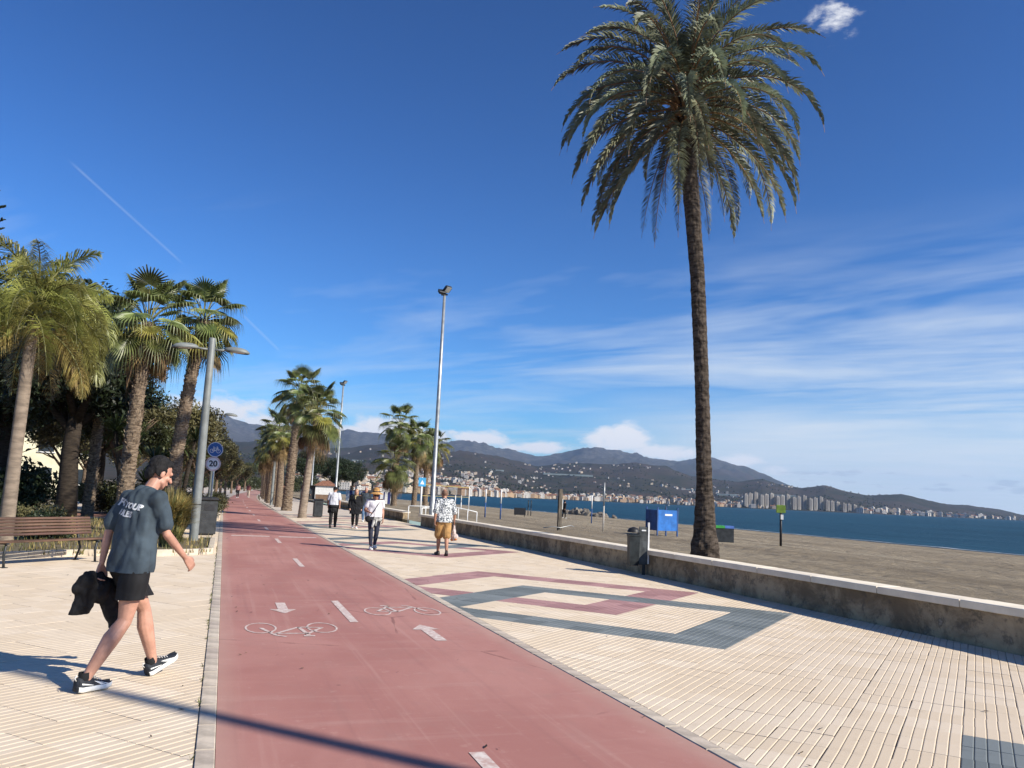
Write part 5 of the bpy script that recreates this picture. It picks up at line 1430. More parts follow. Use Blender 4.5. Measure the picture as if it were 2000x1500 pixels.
M_SHOE_W = mat('shoe_white', (.68, .67, .64), .6, .08, 12); M_SHOE_B = mat('shoe_dark', (.04, .034, .03), .6, .15, 12)
def shoe(parent, ankle, heading, pitch, upper_m, sole_m, L=.295, stripes=False, sock=None, name='shoe'):
    """shoe whose heel sits under the ankle; heading = angle of toe about z (0 = +y), pitch raises the toe"""
    hw = [(0, .030), (.05, .036), (.25, .036), (.5, .041), (.72, .048), (.88, .043), (.96, .028), (1.0, .010)]
    def half(t): return lerp_tab(t, hw)
    n = 18; vs, fs, ids = [], [], []
    prof = [(.92, .0), (1.03, .006), (1.07, .026), (1.0, .034), (.97, .036)]
    secs = []
    for i in range(n+1):
        t = i/n; y = -.075+L*t; w = half(t)*1.0+.004
        rise = .016*max(0, (t-.72)/.28)**2 + .008*max(0, (.1-t)/.1)
        top = lerp_tab(t, [(0, .105), (.10, .112), (.28, .108), (.40, .095), (.55, .076), (.75, .058), (.9, .048), (1, .036)])
        ring = [(w*.9, rise), (w*1.06, rise+.008), (w*1.10, rise+.026), (w*1.03, rise+.034), (w*1.0, rise+.038), (w*.96, rise+.038+(top-.038)*.45), (w*.72, rise*.5+.038+(top-.038)*.85), (w*.25, top)]
        sec = [(x, y, z) for x, z in ring] + [(-x, y, z) for x, z in ring[::-1]]
        secs.append(sec)
    m_ = len(secs[0]); mb = MB()
    for s in secs: vs += s
    for i in range(n):
        for j in range(m_):
            j2 = (j+1) % m_; f = (i*m_+j, i*m_+j2, (i+1)*m_+j2, (i+1)*m_+j)
            sole = (j < 3) or (m_-5 < j < m_-1) or j == m_-1 or j == m_-4
            mb.cur = 0; fs.append(f[::-1]); ids.append(1 if (j in (0, 1, 2, 3) or j in (m_-2, m_-3, m_-4, m_-5) or j == m_-1) else 0)
    fs.append(list(range(m_))[::1]); ids.append(0); fs.append([n*m_+j for j in range(m_)][::-1]); ids.append(1)
    me = newmesh(name, vs, fs, [upper_m, sole_m], ids); me.polygons.foreach_set('use_smooth', [True]*len(me.polygons))
    A = Vector(ankle)
    M = Matrix.Translation(A) @ Matrix.Rotation(heading, 4, 'Z') @ Matrix.Rotation(pitch, 4, 'X') @ Matrix.Translation((0, 0, -.095))
    o = ob(name, me, parent); o.matrix_local = M
    if stripes:
        for side in (-1, 1):
            mb = MB()
            def P_(t, k, out=.0035):
                w = half(t)+.004; top = lerp_tab(t, [(0, .105), (.28, .108), (.40, .095), (.55, .076), (.75, .058), (1, .04)])
                z = .040+(top-.04)*k; x = w*(1.0 if k < .45 else 1.0-.30*(k-.45)/.45)+out
                return (side*x, -.075+L*t, z)
            for (a, b, c_, d_) in [((.40, .62), (.50, .66), (.70, .05), (.58, .05)), ((.50, .70), (.56, .68), (.80, .10), (.73, .05)), ((.06, .48), (.06, .30), (.36, .06), (.40, .12))]:
                q = [P_(*a), P_(*b), P_(*c_), P_(*d_)]
                mb.add(q, [(0, 1, 2, 3), (3, 2, 1, 0)])
            s_ = mb.build('side_stripe', sole_m, o)
        mb = MB(); mb.tube([(0, -.078, .085), (0, -.092, .105), (0, -.082, .125), (0, -.07, .115)], .005, n=5); mb.build('heel_loop', M_SHOE_W, o)
        mb = MB()
        for q in range(4): y = .055+.022*q; z = .100-.011*q; mb.tube([(-.022, y, z-.004), (0, y+.004, z+.004), (.022, y, z-.004)], .0035, n=4)
        mb.build('lace', M_SHOE_W, o)
    if sock is not None:
        me2 = MB().lathe([(.038, .085), (.042, .10), (.040, .125), (.0385, .142)], (0, -.02, 0), 14).mesh('sock', sock); ob('sock', me2, o)
    return o

def figure(loc, heading, label, J, skin, top, bottom, shoes, hair=None, voxel=.012, extras=None, eyes=True, head_tilt=.12, head_yaw=0.0, hs=1.0, hands=True, slim=1.0, leg=1.0):
    """J: joints in local space (x = person's right, y = forward). top/bottom: dicts describing the clothes"""
    t = thing('person', label, 'person', loc, -heading)
    V_ = {k: Vector(v) for k, v in J.items()}
    P = []
    pel, wai, che, nek, hd = V_['pelvis'], V_['waist'], V_['chest'], V_['neck'], V_['head']
    sl_ = slim
    q_ = .86 if top else 1.0; P += [('e', pel, (.162*sl_*q_, .112*q_, .115)), ('e', wai, (.140*sl_*q_, .100*q_, .14)), ('e', che, (.170*sl_*q_, .112*q_, .17)), ('c', che+Vector((0, -.01, .12)), .075, nek, .056), ('c', nek, .056, hd+Vector((0, -.02, -.05)), .052)]
    for s in 'RL':
        sh, el, wr, hp, kn, an = (V_[q+s] for q in ('shoulder', 'elbow', 'wrist', 'hip', 'knee', 'ankle'))
        P += [('c', che+Vector((0, 0, .08)), .085, sh, .058), ('c', sh, .054*sl_, el, .040*sl_), ('c', el, .041*sl_, el.lerp(wr, .35), .041*sl_), ('c', el.lerp(wr, .35), .041*sl_, wr, .026*sl_)]
        lg = sl_*leg; P += [('c', hp, .080*sl_, hp.lerp(kn, .3), .078*lg), ('c', hp.lerp(kn, .3), .078*lg, hp.lerp(kn, .5), .074*lg), ('c', hp.lerp(kn, .5), .074*lg, kn, .053), ('c', kn, .054, kn.lerp(an, .32)+Vector((0, -.015, 0)), .057*lg), ('c', kn.lerp(an, .32)+Vector((0, -.015, 0)), .057*lg, an, .036), ('c', an, .036, an+Vector((0, .02, -.04)), .034)]
        if hands:
            f = (wr-el).normalized(); inw = Vector((-1 if s == 'R' else 1, 0, 0)); fr = Vector((0, 1, 0)); fr = (fr-f*fr.dot(f)).normalized(); pn = (inw-f*inw.dot(f)).normalized()
            P += hand_prims(wr+f*.01, f, fr, pn, 1.0, .75 if s == 'R' else .95)
        else: P.append(('c', wr, .03, wr+(wr-el).normalized()*.09, .034))
    hp_, T = head_prims(hd, head_tilt, hs, head_yaw); P += hp_
    ob('body', blob(P, voxel, skin, 3), t)
    if eyes:
        for sx in (-1, 1):
            m_ = MB().lathe([(0, -.009), (.006, -.007), (.009, 0), (.006, .007), (0, .009)], T(.031*sx, .083, .0), 8).mesh('eye', mat('eye_dark', (.03, .022, .018), .2, .1, 20)); ob('eye', m_, t)
    # clothes
    if top:
        g_ = top.get('loose', .022); Q = []
        hem = top.get('hem', .90)
        for c_, r in ((pel, (.162*sl_, .112, .10)), (wai, (.148*sl_, .108, .15)), (che, (.172*sl_, .114, .17))): Q.append(('e', c_, tuple(a+g_ for a in r)))
        Q.append(('c', Vector((pel.x, pel.y, hem-.06)), .134*sl_+g_, wai, .120*sl_+g_)); Q.append(('c', wai, .118*sl_+g_, che, .125*sl_+g_))
        for s_ in (-1, 1): Q.append(('c', Vector((pel.x+s_*.075*sl_, pel.y, hem-.06)), .124+g_, che+Vector((s_*.075*sl_, 0, 0)), .098+g_*.8))
        Q.append(('c', che+Vector((0, -.012, .10)), .100+g_*.6, nek+Vector((0, -.014, -.01)), .064+g_*.4))
        cuts = [((pel.x, pel.y, hem), (0, 0, -1)), (nek+Vector((0, 0, .018)), Vector((0, .35, 1)).normalized())]
        for s in 'RL':
            sh, el, wr = (V_[q+s] for q in ('shoulder', 'elbow', 'wrist'))
            Q.append(('c', che+Vector((0, 0, .085)), .09+g_*.6, sh, .060+g_*.7))
            if top.get('sleeve', .7) <= 1.0:
                e = sh.lerp(el, top.get('sleeve', .7)); Q.append(('c', sh, .056+g_*.6, e, .050+g_*.8))
            else: e = el.lerp(wr, top['sleeve']-1); Q += [('c', sh, .060+g_*.7, el, .047+g_*.8), ('c', el, .047+g_*.8, e, .038+g_*.8)]
        ob(top.get('name', 'shirt'), blob(Q, max(.010, voxel), top['mat'], 4, cuts, top.get('ruffle', .014), 8.0, 3), t)
    if bottom:
        g_ = bottom.get('loose', .014); Q = [('e', pel, (.166*sl_+g_, .118+g_, .12))]
        reach = bottom.get('reach', 2.0); cuts = [(pel+Vector((0, 0, bottom.get('waist', .06))), (0, 0, 1))]
        for s in 'RL':
            hp, kn, an = (V_[q+s] for q in ('hip', 'knee', 'ankle'))
            Q.append(('c', pel, .11+g_, hp, .094*sl_+g_))
            if reach <= 1.0: e = hp.lerp(kn, reach); Q.append(('c', hp, .094*sl_*leg**.6+g_, e, .086*sl_*leg**.6+g_*1.5))
            else:
                e = kn.lerp(an, reach-1); Q += [('c', hp, .092*sl_+g_, kn, .058+g_), ('c', kn, .058+g_, kn.lerp(e, .4)+Vector((0, -.012, 0)), .058*sl_+g_*.9), ('c', kn.lerp(e, .4)+Vector((0, -.012, 0)), .058*sl_+g_*.9, e, .040+g_)]
        if bottom.get('hemz'): cuts.append(((0, 0, bottom['hemz']), (0, 0, -1)))
        ob(bottom.get('name', 'trousers'), blob(Q, max(.010, voxel), bottom['mat'], 3, cuts, bottom.get('ruffle', .010), 9.0, 8), t)
    for s, (hdg, pit) in zip('RL', shoes.get('pose', ((0, 0), (0, 0)))):
        shoe(t, V_['ankle'+s], hdg, pit, shoes['mat'], shoes.get('sole', M_SOLE), stripes=shoes.get('stripes', False), sock=shoes.get('sock'))
    if hair:
        Rm = Matrix.Rotation(head_yaw, 3, 'Z') @ Matrix.Rotation(-head_tilt, 3, 'X'); e = Rm.to_euler()
        Q = []
        for (c_, r) in hair['e']: Q.append(('e', T(*c_), tuple(a*hs for a in r), e))
        ob('hair', blob(Q, min(voxel, .008), hair['mat'], 1, (), hair.get('ruffle', .012), 42.0, 1), t)
    return t, T, V_

def walk(H=1.75, stride=.32, lead='L', lean=.03, arm=.22, sep=.085, bendknee=.05):
    """standing-height-scaled joints in mid stride; lead = the foot in front"""
    k = H/1.8; J = {}
    J['pelvis'] = (0, 0, .93*k); J['waist'] = (0, lean*.4, 1.09*k); J['chest'] = (0, lean, 1.30*k); J['neck'] = (0, lean+.02, 1.49*k); J['head'] = (0, lean+.07, 1.645*k)
    for s, sg in (('R', 1), ('L', -1)):
        f = 1 if s == lead else -1
        J['hip'+s] = (sg*.095*k, 0, .90*k); J['ankle'+s] = (sg*sep*k, f*stride, (.10 if f > 0 else .12)*k)
        J['knee'+s] = (sg*.092*k, f*stride*.45+bendknee, .50*k)
        J['shoulder'+s] = (sg*.19*k, lean+.005, 1.44*k); J['elbow'+s] = (sg*.245*k, lean-f*arm*.35-.03, 1.17*k); J['wrist'+s] = (sg*.25*k, lean-f*arm+.03, .93*k)
    return J
# --- the walking man in the foreground
SK1 = skin_mat('skin_light', (.52, .275, .19)); SK2 = skin_mat('skin_tanned', (.40, .20, .125))
HAIR_K = mat('hair_black', (.010, .009, .009), .85, .4, 30, .6, 120, stretch=(3, 1, 1)); HAIR_BL = mat('hair_blonde', (.42, .29, .15), .55, .3, 30, .6, 90); HAIR_G = mat('hair_grey', (.55, .54, .52), .6, .2, 30, .5, 90); HAIR_B = mat('hair_brown', (.06, .035, .022), .6, .3, 30, .5, 90)
TEE = mat('tshirt_slate', (.052, .074, .092), .9, .16, 5, .35, 220)
SHORTS_K = mat('shorts_black', (.008, .008, .009), .8, .2, 10, .3, 150)
J = {'pelvis': (0, -.11, .94), 'waist': (0, -.10, 1.10), 'chest': (0, -.06, 1.33), 'neck': (0, .0, 1.515), 'head': (0, .085, 1.665),
     'shoulderR': (.168, -.035, 1.455), 'shoulderL': (-.168, -.06, 1.445), 'elbowR': (.225, .03, 1.175), 'wristR': (.235, .22, .985), 'elbowL': (-.225, -.17, 1.165), 'wristL': (-.225, -.20, .925),
     'hipR': (.095, -.12, .91), 'hipL': (-.095, -.10, .91), 'kneeR': (.09, -.17, .50), 'kneeL': (-.085, .13, .545), 'ankleR': (.06, -.43, .105), 'ankleL': (-.06, .245, .115)}
ml = Vector((-.575, 7.47, 0)); MH = R_(48)
hair_short = {'mat': HAIR_K, 'ruffle': .007, 'e': [((0, -.030, .050), (.083, .093, .088)), ((0, .024, .085), (.066, .058, .036)), ((0, -.078, -.02), (.062, .036, .075)), ((.068, -.03, .01), (.018, .055, .055)), ((-.068, -.03, .01), (.018, .055, .055))]}
man, T_, VJ = figure(ml, MH, 'man in slate t-shirt and black shorts walking past the bench, jacket in hand', J, SK1,
    {'mat': TEE, 'hem': .87, 'sleeve': .74, 'ruffle': .030, 'name': 't_shirt', 'loose': .024}, {'mat': SHORTS_K, 'loose': .016, 'reach': .80, 'hemz': .665, 'waist': -.058, 'name': 'shorts', 'ruffle': .012},
    {'mat': M_SHOE_K, 'stripes': True, 'sock': mat('sock_black', (.012, .012, .013), .9, .1, 10), 'pose': ((R_(2), R_(0)), (R_(-3), R_(24)))}, hair_short, .0068, head_tilt=.40, head_yaw=-.22, slim=.86, leg=1.34)
# brush lettering across the shoulder blades, laid onto the shirt
def shirt_print(person, shirt_name):
    sh = [c for c in person.children if c.name.startswith(shirt_name)][0]
    bvh = BVHTree.FromPolygons([v.co for v in sh.data.vertices], [list(p.vertices) for p in sh.data.polygons])
    M_PR = mat('print_white', (.62, .64, .66), .8, .15, 12)
    V, F = [], []
    for (body, zc, xc, size, slant) in (('FCK YOUR', 1.395, -.012, .064, -.14), ('RULES', 1.328, -.03, .066, -.12)):
        me = text_mesh('txt', body, size, M_PR, .0035)
        bm = bmesh.new(); bm.from_mesh(me); bmesh.ops.triangulate(bm, faces=bm.faces[:])
        for _ in range(2): bmesh.ops.subdivide_edges(bm, edges=[e for e in bm.edges if e.calc_length() > .012], cuts=1); bmesh.ops.triangulate(bm, faces=bm.faces[:])
        bm.verts.ensure_lookup_table(); o_ = len(V); ok = {}
        for v in bm.verts:
            x, y = v.co.x*.92+v.co.y*.28, v.co.y*1.0
            yy = y + x*slant + .012*mnoise.noise((x*18, y*18, 1))
            p = Vector((xc+x, -1.0, zc+yy))
            hit = bvh.ray_cast(p, Vector((0, 1, 0)))
            q = hit[0] + Vector((0, -.0035, 0)) if hit[0] is not None else Vector((p.x, 0, p.z)); ok[v.index] = hit[0] is not None
            V.append(tuple(q))
        for f in bm.faces:
            if all(ok[v.index] for v in f.verts): F.append([o_+v.index for v in f.verts])
        bm.free(); bpy.data.meshes.remove(me)
    ob('print', newmesh('print', V, F, [M_PR]), sh)
shirt_print(man, 't_shirt')
# dark jacket held in the left hand
def held_jacket():
    M_J = mat('jacket_black', (.011, .010, .010), .85, .3, 12, .5, 60)
    w0 = Vector(J['wristL']) + Vector((0, -.02, -.07)); Rz = Matrix.Rotation(-MH, 3, 'Z')
    t = thing('jacket', 'black jacket bundled in the hand of the man in slate t-shirt', 'jacket', ml + Rz @ w0, -MH); t.scale = (.84,)*3
    w = Vector((0, 0, 0))
    Q = [('e', w+Vector((-.01, -.05, -.09)), (.07, .16, .10)), ('e', w+Vector((.02, .05, -.18)), (.08, .13, .13)), ('e', w+Vector((-.02, -.15, -.15)), (.05, .08, .07)), ('e', w+Vector((-.01, -.08, -.22)), (.05, .09, .10)),
         ('c', w+Vector((-.02, -.10, -.16)), .07, w+Vector((-.03, -.17, -.42)), .062), ('c', w+Vector((-.02, -.04, -.16)), .06, w+Vector((-.02, -.10, -.42)), .05)]
    ob('bundle', blob(Q, .010, M_J, 3, [(w+Vector((0, 0, -.385)), (0, 0, -1))], .03, 11.0, 5), t)
    Q = [('c', w+Vector((.02, .08, -.20)), .085, w+Vector((.08, .17, -.44)), .07), ('e', w+Vector((.09, .20, -.50)), (.06, .09, .09))]
    ob('hanging_sleeve', blob(Q, .010, M_J, 3, (), .025, 11.0, 9), t)
    ob('lining', blob([('e', w+Vector((.11, .14, -.555)), (.035, .055, .035))], .008, mat('jacket_lining', (.16, .135, .11), .9, .3, 20), 2, (), .01, 20, 2), t)
held_jacket()

# --- others
def patterned():
    m = bpy.data.materials.new('black_white_print'); m.use_nodes = True
    N = NT(m.node_tree); b = m.node_tree.nodes['Principled BSDF']; tc = N.n('ShaderNodeTexCoord')
    v = N.n('ShaderNodeTexVoronoi'); v.feature = 'DISTANCE_TO_EDGE'; v.inputs['Scale'].default_value = 17; 
    w = N.n('ShaderNodeTexNoise'); w.inputs['Scale'].default_value = 9; N.link(tc.outputs['Object'], w.inputs[0])
    N.link(N.vm('ADD', tc.outputs['Object'], N.vm('SCALE', w.outputs['Color'], None)), v.inputs['Vector']) if False else N.link(tc.outputs['Object'], v.inputs['Vector'])
    f = N.ss(N.m('ADD', v.outputs['Distance'], N.m('MULTIPLY', N.m('SUBTRACT', w.outputs[0], .5), .35)), .06, .13)
    N.link(N.mix(f, (.045, .06, .075), (.66, .67, .66)), b.inputs['Base Color']); b.inputs['Roughness'].default_value = .9
    return m
SH_TAN = mat('shorts_tan', (.42, .235, .085), .85, .14, 8, .3, 120)
Jm = walk(1.74, .17, 'L', .02, .10, .085)
Jm['wristR'] = (.30, .10, .90); Jm['elbowR'] = (.275, .0, 1.13)
hair_bald = {'mat': mat('hair_stubble', (.20, .11, .07), .7, .2, 40), 'ruffle': .002, 'e': [((0, -.03, .02), (.079, .085, .085))]}
m2, _, V2 = figure((5.52, 21.4, 0), R_(4), 'man in patterned shirt and tan shorts walking away, carrying a plastic bag', Jm, SK2,
    {'mat': patterned(), 'loose': .034, 'hem': .86, 'sleeve': 1.05, 'ruffle': .014}, {'mat': SH_TAN, 'loose': .024, 'reach': .88, 'name': 'shorts'}, {'mat': M_SHOE_B, 'sole': M_SHOE_B, 'pose': ((R_(-8), R_(-22)), (R_(6), 0))}, hair_bald, .010, head_tilt=.1)
def carrier_bag(person_loc, hd, wrist):
    t = thing('carrier_bag', 'white plastic carrier bag with orange fruit, in the hand of the man in tan shorts', 'bag', person_loc, -hd)
    w = Vector(wrist) + Vector((.01, .02, -.12))
    MBG = mat('thin_plastic_bag', (.74, .62, .56), .45, .12, 14, .3, 60, trans=.35)
    ob('bag_body', blob([('e', w+Vector((.02, 0, -.30)), (.10, .12, .10)), ('c', w+Vector((.0, 0, -.18)), .06, w+Vector((0, 0, -.02)), .016)], .009, MBG, 2, (), .018, 16, 4), t)
    mb = MB(); mb.tube([w+Vector((-.02, 0, -.12)), w+Vector((-.02, 0, -.02)), w+Vector((0, 0, .035)), w+Vector((.02, 0, -.02)), w+Vector((.02, 0, -.12))], .008, n=6); mb.build('handle', MBG, t)
    for q, d in enumerate(((.06, .07, -.36), (-.04, .02, -.37), (.04, -.07, -.35))): ob('orange', MB().lathe([(0, -.045), (.032, -.032), (.045, 0), (.032, .032), (0, .045)], w+Vector(d), 12).mesh('orange', mat('orange_fruit', (.62, .22, .05), .5, .1, 20)), t)
carrier_bag((5.52, 21.4, 0), R_(4), Jm['wristR'])

Jw = walk(1.62, .06, 'R', .0, .05, .06); Jw['wristR'] = (.20, .20, 1.02); Jw['elbowR'] = (.265, .0, 1.06)
WHITE_TOP = mat('white_printed_top', (.70, .68, .70), .9, .05, 7, .3, 100)
wm, TW, VW = figure((3.97, 23.0, 0), R_(183), 'woman in straw hat, white top and dark leggings walking towards the viewer', Jw, SK2,
    {'mat': WHITE_TOP, 'loose': .03, 'hem': .88, 'sleeve': .55, 'name': 'top'}, {'mat': mat('leggings_navy', (.030, .034, .055), .85, .15, 10), 'loose': .006, 'reach': 1.85, 'name': 'leggings', 'ruffle': .004}, {'mat': M_SHOE_W, 'pose': ((0, 0), (0, R_(10)))},
    {'mat': HAIR_B, 'e': [((0, -.03, .03), (.085, .09, .09)), ((0, -.06, -.06), (.075, .05, .09))]}, .010, head_tilt=.2)
M_STRAW = mat('straw', (.50, .27, .09), .85, .2, 12, .5, 90)
hb = TW(0, -.01, .05); MB().lathe([(.20, -.035), (.195, -.02), (.12, .012), (.098, .02), (.094, .10), (.075, .135), (.03, .148), (0, .15)], hb, 24).build('straw_hat', M_STRAW, wm)
MB().lathe([(.0985, .022), (.0985, .045), (.097, .05)], hb, 24).build('hat_band', M_BLACK, wm)
MB().box(TW(0, .098, -.002), (.135, .012, .038), bev=.004).build('sunglasses', M_BLACK, wm)
MB().tube([(-.13, .06, 1.30), (-.06, .155, 1.22), (.05, .165, 1.02), (.14, .12, .90)], .010, n=6).build('bag_strap', M_BLACK, wm)
ob('waist_jumper', blob([('e', (-.05, .03, .83), (.19, .14, .09)), ('c', (.03, .15, .85), .04, (.06, .17, .62), .035), ('c', (-.04, .15, .85), .04, (-.03, .16, .66), .03)], .011, mat('jumper_black_white', (.55, .54, .50), .9, .2, 7, .3, 80, col2=(.02, .02, .022)), 3, (), .02, 10, 3), wm)
ob('hand_bag', blob([('e', (.18, .12, .82), (.09, .06, .09))], .011, SHORTS_K, 3), wm)

Jx = walk(1.70, .26, 'R', .02, .14)
fx, _, _ = figure((4.38, 35.3, 0), R_(10), 'man in white polo shirt and black trousers walking away', Jx, SK2, {'mat': mat('polo_white', (.62, .62, .66), .9, .08, 8, .3, 100), 'loose': .024, 'hem': .93, 'sleeve': .8},
    {'mat': SHORTS_K, 'loose': .02, 'reach': 1.95}, {'mat': M_SHOE_B, 'sole': M_BLACK, 'pose': ((0, R_(8)), (0, R_(-18)))}, {'mat': HAIR_K, 'e': [((0, -.025, .04), (.083, .096, .088))]}, .012, hands=False)
ob('tied_jacket', blob([('e', (0, -.05, .86), (.19, .14, .08)), ('e', (-.02, -.10, .72), (.16, .07, .14)), ('c', (-.17, -.02, .85), .05, (-.19, -.04, .62), .045)], .012, SHORTS_K, 3, (), .025, 9, 2), fx)
Jy = walk(1.64, .12, 'L', .02, .05)
fy, TY, _ = figure((5.22, 34.9, 0), R_(188), 'blonde woman in a long black cardigan walking towards the viewer', Jy, SK1, {'mat': mat('black_knit', (.012, .012, .014), .95, .2, 10, .4, 80), 'loose': .05, 'hem': .60, 'sleeve': 1.9, 'name': 'cardigan', 'ruffle': .03},
    {'mat': SHORTS_K, 'loose': .012, 'reach': 1.8}, {'mat': M_SHOE_W}, {'mat': HAIR_BL, 'e': [((0, -.03, .035), (.088, .095, .09)), ((.06, -.02, -.09), (.03, .06, .10)), ((-.06, -.02, -.09), (.03, .06, .10)), ((0, -.06, -.10), (.075, .04, .11))]}, .012, hands=False)
ob('scarf', blob([('e', (0, .06, 1.33), (.09, .09, .06)), ('c', (.03, .13, 1.30), .04, (.02, .16, 1.12), .035)], .011, mat('scarf_beige', (.40, .32, .17), .9, .15, 10), 3, (), .02, 12, 4), fy)
Jz = walk(1.76, .14, 'R', .02, .08)
fz, _, _ = figure((6.85, 42.6, 0), R_(186), 'white-haired man in dark jacket and jeans walking beside the blonde woman', Jz, SK1, {'mat': mat('jacket_slate', (.045, .060, .075), .85, .2, 6, .3, 80), 'loose': .035, 'hem': .84, 'sleeve': 1.9, 'name': 'jacket'},
    {'mat': mat('jeans_blue', (.10, .17, .28), .9, .2, 8, .3, 90), 'loose': .02, 'reach': 1.9}, {'mat': M_SHOE_W}, {'mat': HAIR_G, 'e': [((0, -.03, .035), (.082, .092, .086))]}, .013, hands=False)
# small figures further off
PINK = mat('top_coral', (.40, .22, .20), .9, .1, 8)
figure((1.6, 104, 0), R_(180), 'distant figure in coral top, left one on the far path', walk(1.68, .2, 'R'), SK2, {'mat': PINK, 'sleeve': .7}, {'mat': SHORTS_K}, {'mat': M_SHOE_W}, hair_short, .022, hands=False, eyes=False)
figure((2.9, 108, 0), R_(180), 'distant figure in red top, right one on the far path', walk(1.72, .2, 'L'), SK2, {'mat': mat('top_red', (.26, .10, .09), .9, .1, 8), 'sleeve': .7}, {'mat': mat('beige_trousers', (.45, .38, .3), .9, .1, 8)}, {'mat': M_SHOE_W}, hair_short, .022, hands=False, eyes=False)
figure((4.6, 70.5, 0), R_(180), 'person in dark clothes standing among the palm trunks', walk(1.72, .05, 'L'), SK2, {'mat': SHORTS_K, 'sleeve': 1.9}, {'mat': SHORTS_K}, {'mat': M_SHOE_B}, hair_short, .02, hands=False, eyes=False)
figure((8.2, 88, 0), R_(0), 'person in dark clothes walking near the kiosk', walk(1.75, .2, 'R'), SK2, {'mat': mat('jacket_slate', (.045, .06, .075)), 'sleeve': 1.9}, {'mat': SHORTS_K}, {'mat': M_SHOE_B}, hair_short, .02, hands=False, eyes=False)
pb = sand_at(1101, 1012)
figure(pb, R_(60), 'person in black standing on the sand near the wooden post', walk(1.72, .12, 'R'), SK2, {'mat': SHORTS_K, 'sleeve': 1.9}, {'mat': SHORTS_K}, {'mat': M_SHOE_B}, hair_short, .02, hands=False, eyes=False)

# ------------------------------------------------------------------ far shore: houses, blocks, towers
rt = random.Random(21)
M_HW = mat('white_house_wall', (.54, .50, .45), .85, .06, .05, objvar=.12)
M_HB = mat('beige_house_wall', (.52, .42, .31), .85, .08, .05, objvar=.15)
M_HO = mat('ochre_house_wall', (.50, .34, .20), .85, .08, .05, objvar=.15)
M_HR = mat('terracotta_roof', (.24, .115, .065), .9, .15, .2, objvar=.1)
M_HWIN = mat('far_window', (.06, .065, .07), .4, .1, .1)
def house_mesh(w, d, h, roof, wallm, floors):
    mb = MB(); mb.box((0, 0, h/2-2), (w, d, h+4))
    mb.cur = 1
    if roof == 'gable':
        mb.add([(-w*.54, -d*.54, h), (w*.54, -d*.54, h), (w*.54, d*.54, h), (-w*.54, d*.54, h), (-w*.5, 0, h+w*.2), (w*.5, 0, h+w*.2)], [(0, 1, 5, 4), (2, 3, 4, 5), (1, 2, 5), (3, 0, 4), (3, 2, 1, 0)])
    mb.cur = 0 if roof == 'gable' else 0
    if roof == 'flat':
        mb.box((0, 0, h+.3), (w*1.02, d*1.02, .7)); mb.box((w*.2, 0, h+1.5), (w*.35, d*.4, 2.2))
    mb.cur = 2
    for f in range(floors):
        z = h*(f+.5)/floors
        for k in range(max(2, int(w/3.2))):
            x = -w/2 + w*(k+.5)/max(2, int(w/3.2)); mb.box((x, -d/2-.06, z), (1.2, .15, 1.4))
        for k in range(max(2, int(d/3.6))):
            y = -d/2 + d*(k+.5)/max(2, int(d/3.6)); mb.box((w/2+.06, y, z), (.15, 1.2, 1.4)); mb.box((-w/2-.06, y, z), (.15, 1.2, 1.4))
    return mb.mesh('house', [wallm, M_HR, M_HWIN])
HM = [house_mesh(10, 8, 6.0, 'flat', M_HW, 2), house_mesh(12, 9, 6.5, 'gable', M_HW, 2), house_mesh(14, 9, 9, 'flat', M_HW, 3), house_mesh(9, 9, 3.6, 'gable', M_HW, 1), house_mesh(16, 10, 7, 'flat', M_HB, 2)]
SM = [house_mesh(18, 12, 12, 'flat', M_HB, 4), house_mesh(22, 12, 15, 'flat', M_HW, 5), house_mesh(16, 12, 13, 'gable', M_HO, 4), house_mesh(26, 13, 11, 'flat', M_HO, 3), house_mesh(14, 12, 14, 'flat', M_HW, 5), house_mesh(20, 12, 10, 'gable', M_HB, 3)]
def polar(az, r, dz=0): return Vector((r*math.sin(R_(az)), r*math.cos(R_(az)), terrain(az, r)+dz))
places = []   # (size in view, location, rz, mesh, name, label, cat, group)
def dims(me):
    xs = [v.co.x for v in me.vertices]; return max(xs)-min(xs)
W_ = {me.name: dims(me) for me in HM+SM}
def put(az, r, me, name, label, group, scale=1.0): places.append((scale*W_[me.name]/r, polar(az, r), R_(-az)+rt.uniform(-.6, .6), me, name, label, group, scale))
for k in range(1150):      # white town on the slope
    az = rt.uniform(4.5, 18.0); rc = lerp_tab(az, RCOAST); r = rc+15+rt.random()**1.35*1150
    if fbm(az*.5, r*.004, 3, 3) < -.12: continue
    put(az, r, rt.choice(HM), 'hillside_house', 'white house packed into the hillside town across the bay', 'white town on the slope', rt.uniform(.48, .80))
for k in range(620):      # waterfront of apartment houses
    az = rt.uniform(12.5, 36.5); rc = lerp_tab(az, RCOAST); r = rc+8+rt.random()**2*(150 if az < 24 else 330)
    put(az, r, rt.choice(SM), 'waterfront_house', 'beige apartment house packed along the far waterfront', 'far waterfront houses', rt.uniform(.38, .70))
for k in range(560):      # scattered white houses on the hills
    az = rt.uniform(2, 38); rc = lerp_tab(az, RCOAST); r = rt.uniform(rc+700, 5000)
    if fbm(az*.35, r*.0011, 8, 3) < -.02: continue
    put(az, r, rt.choice(HM), 'country_house', 'tiny white house scattered over the distant hills', 'white houses scattered on the hills', rt.uniform(.42, .85))
for k in range(120):      # low white resort right of the towers
    az = rt.uniform(41.5, 50.5); rc = lerp_tab(az, RCOAST); r = rc+10+rt.random()**1.5*260
    if az > 46 and rt.random() < .5: continue
    put(az, r, rt.choice(HM), 'shore_house', 'low white house on the shore right of the towers', 'low houses right of the towers', rt.uniform(.9, 1.7))
places.sort(key=lambda p: -p[0])
cnt = {}; rest = {}
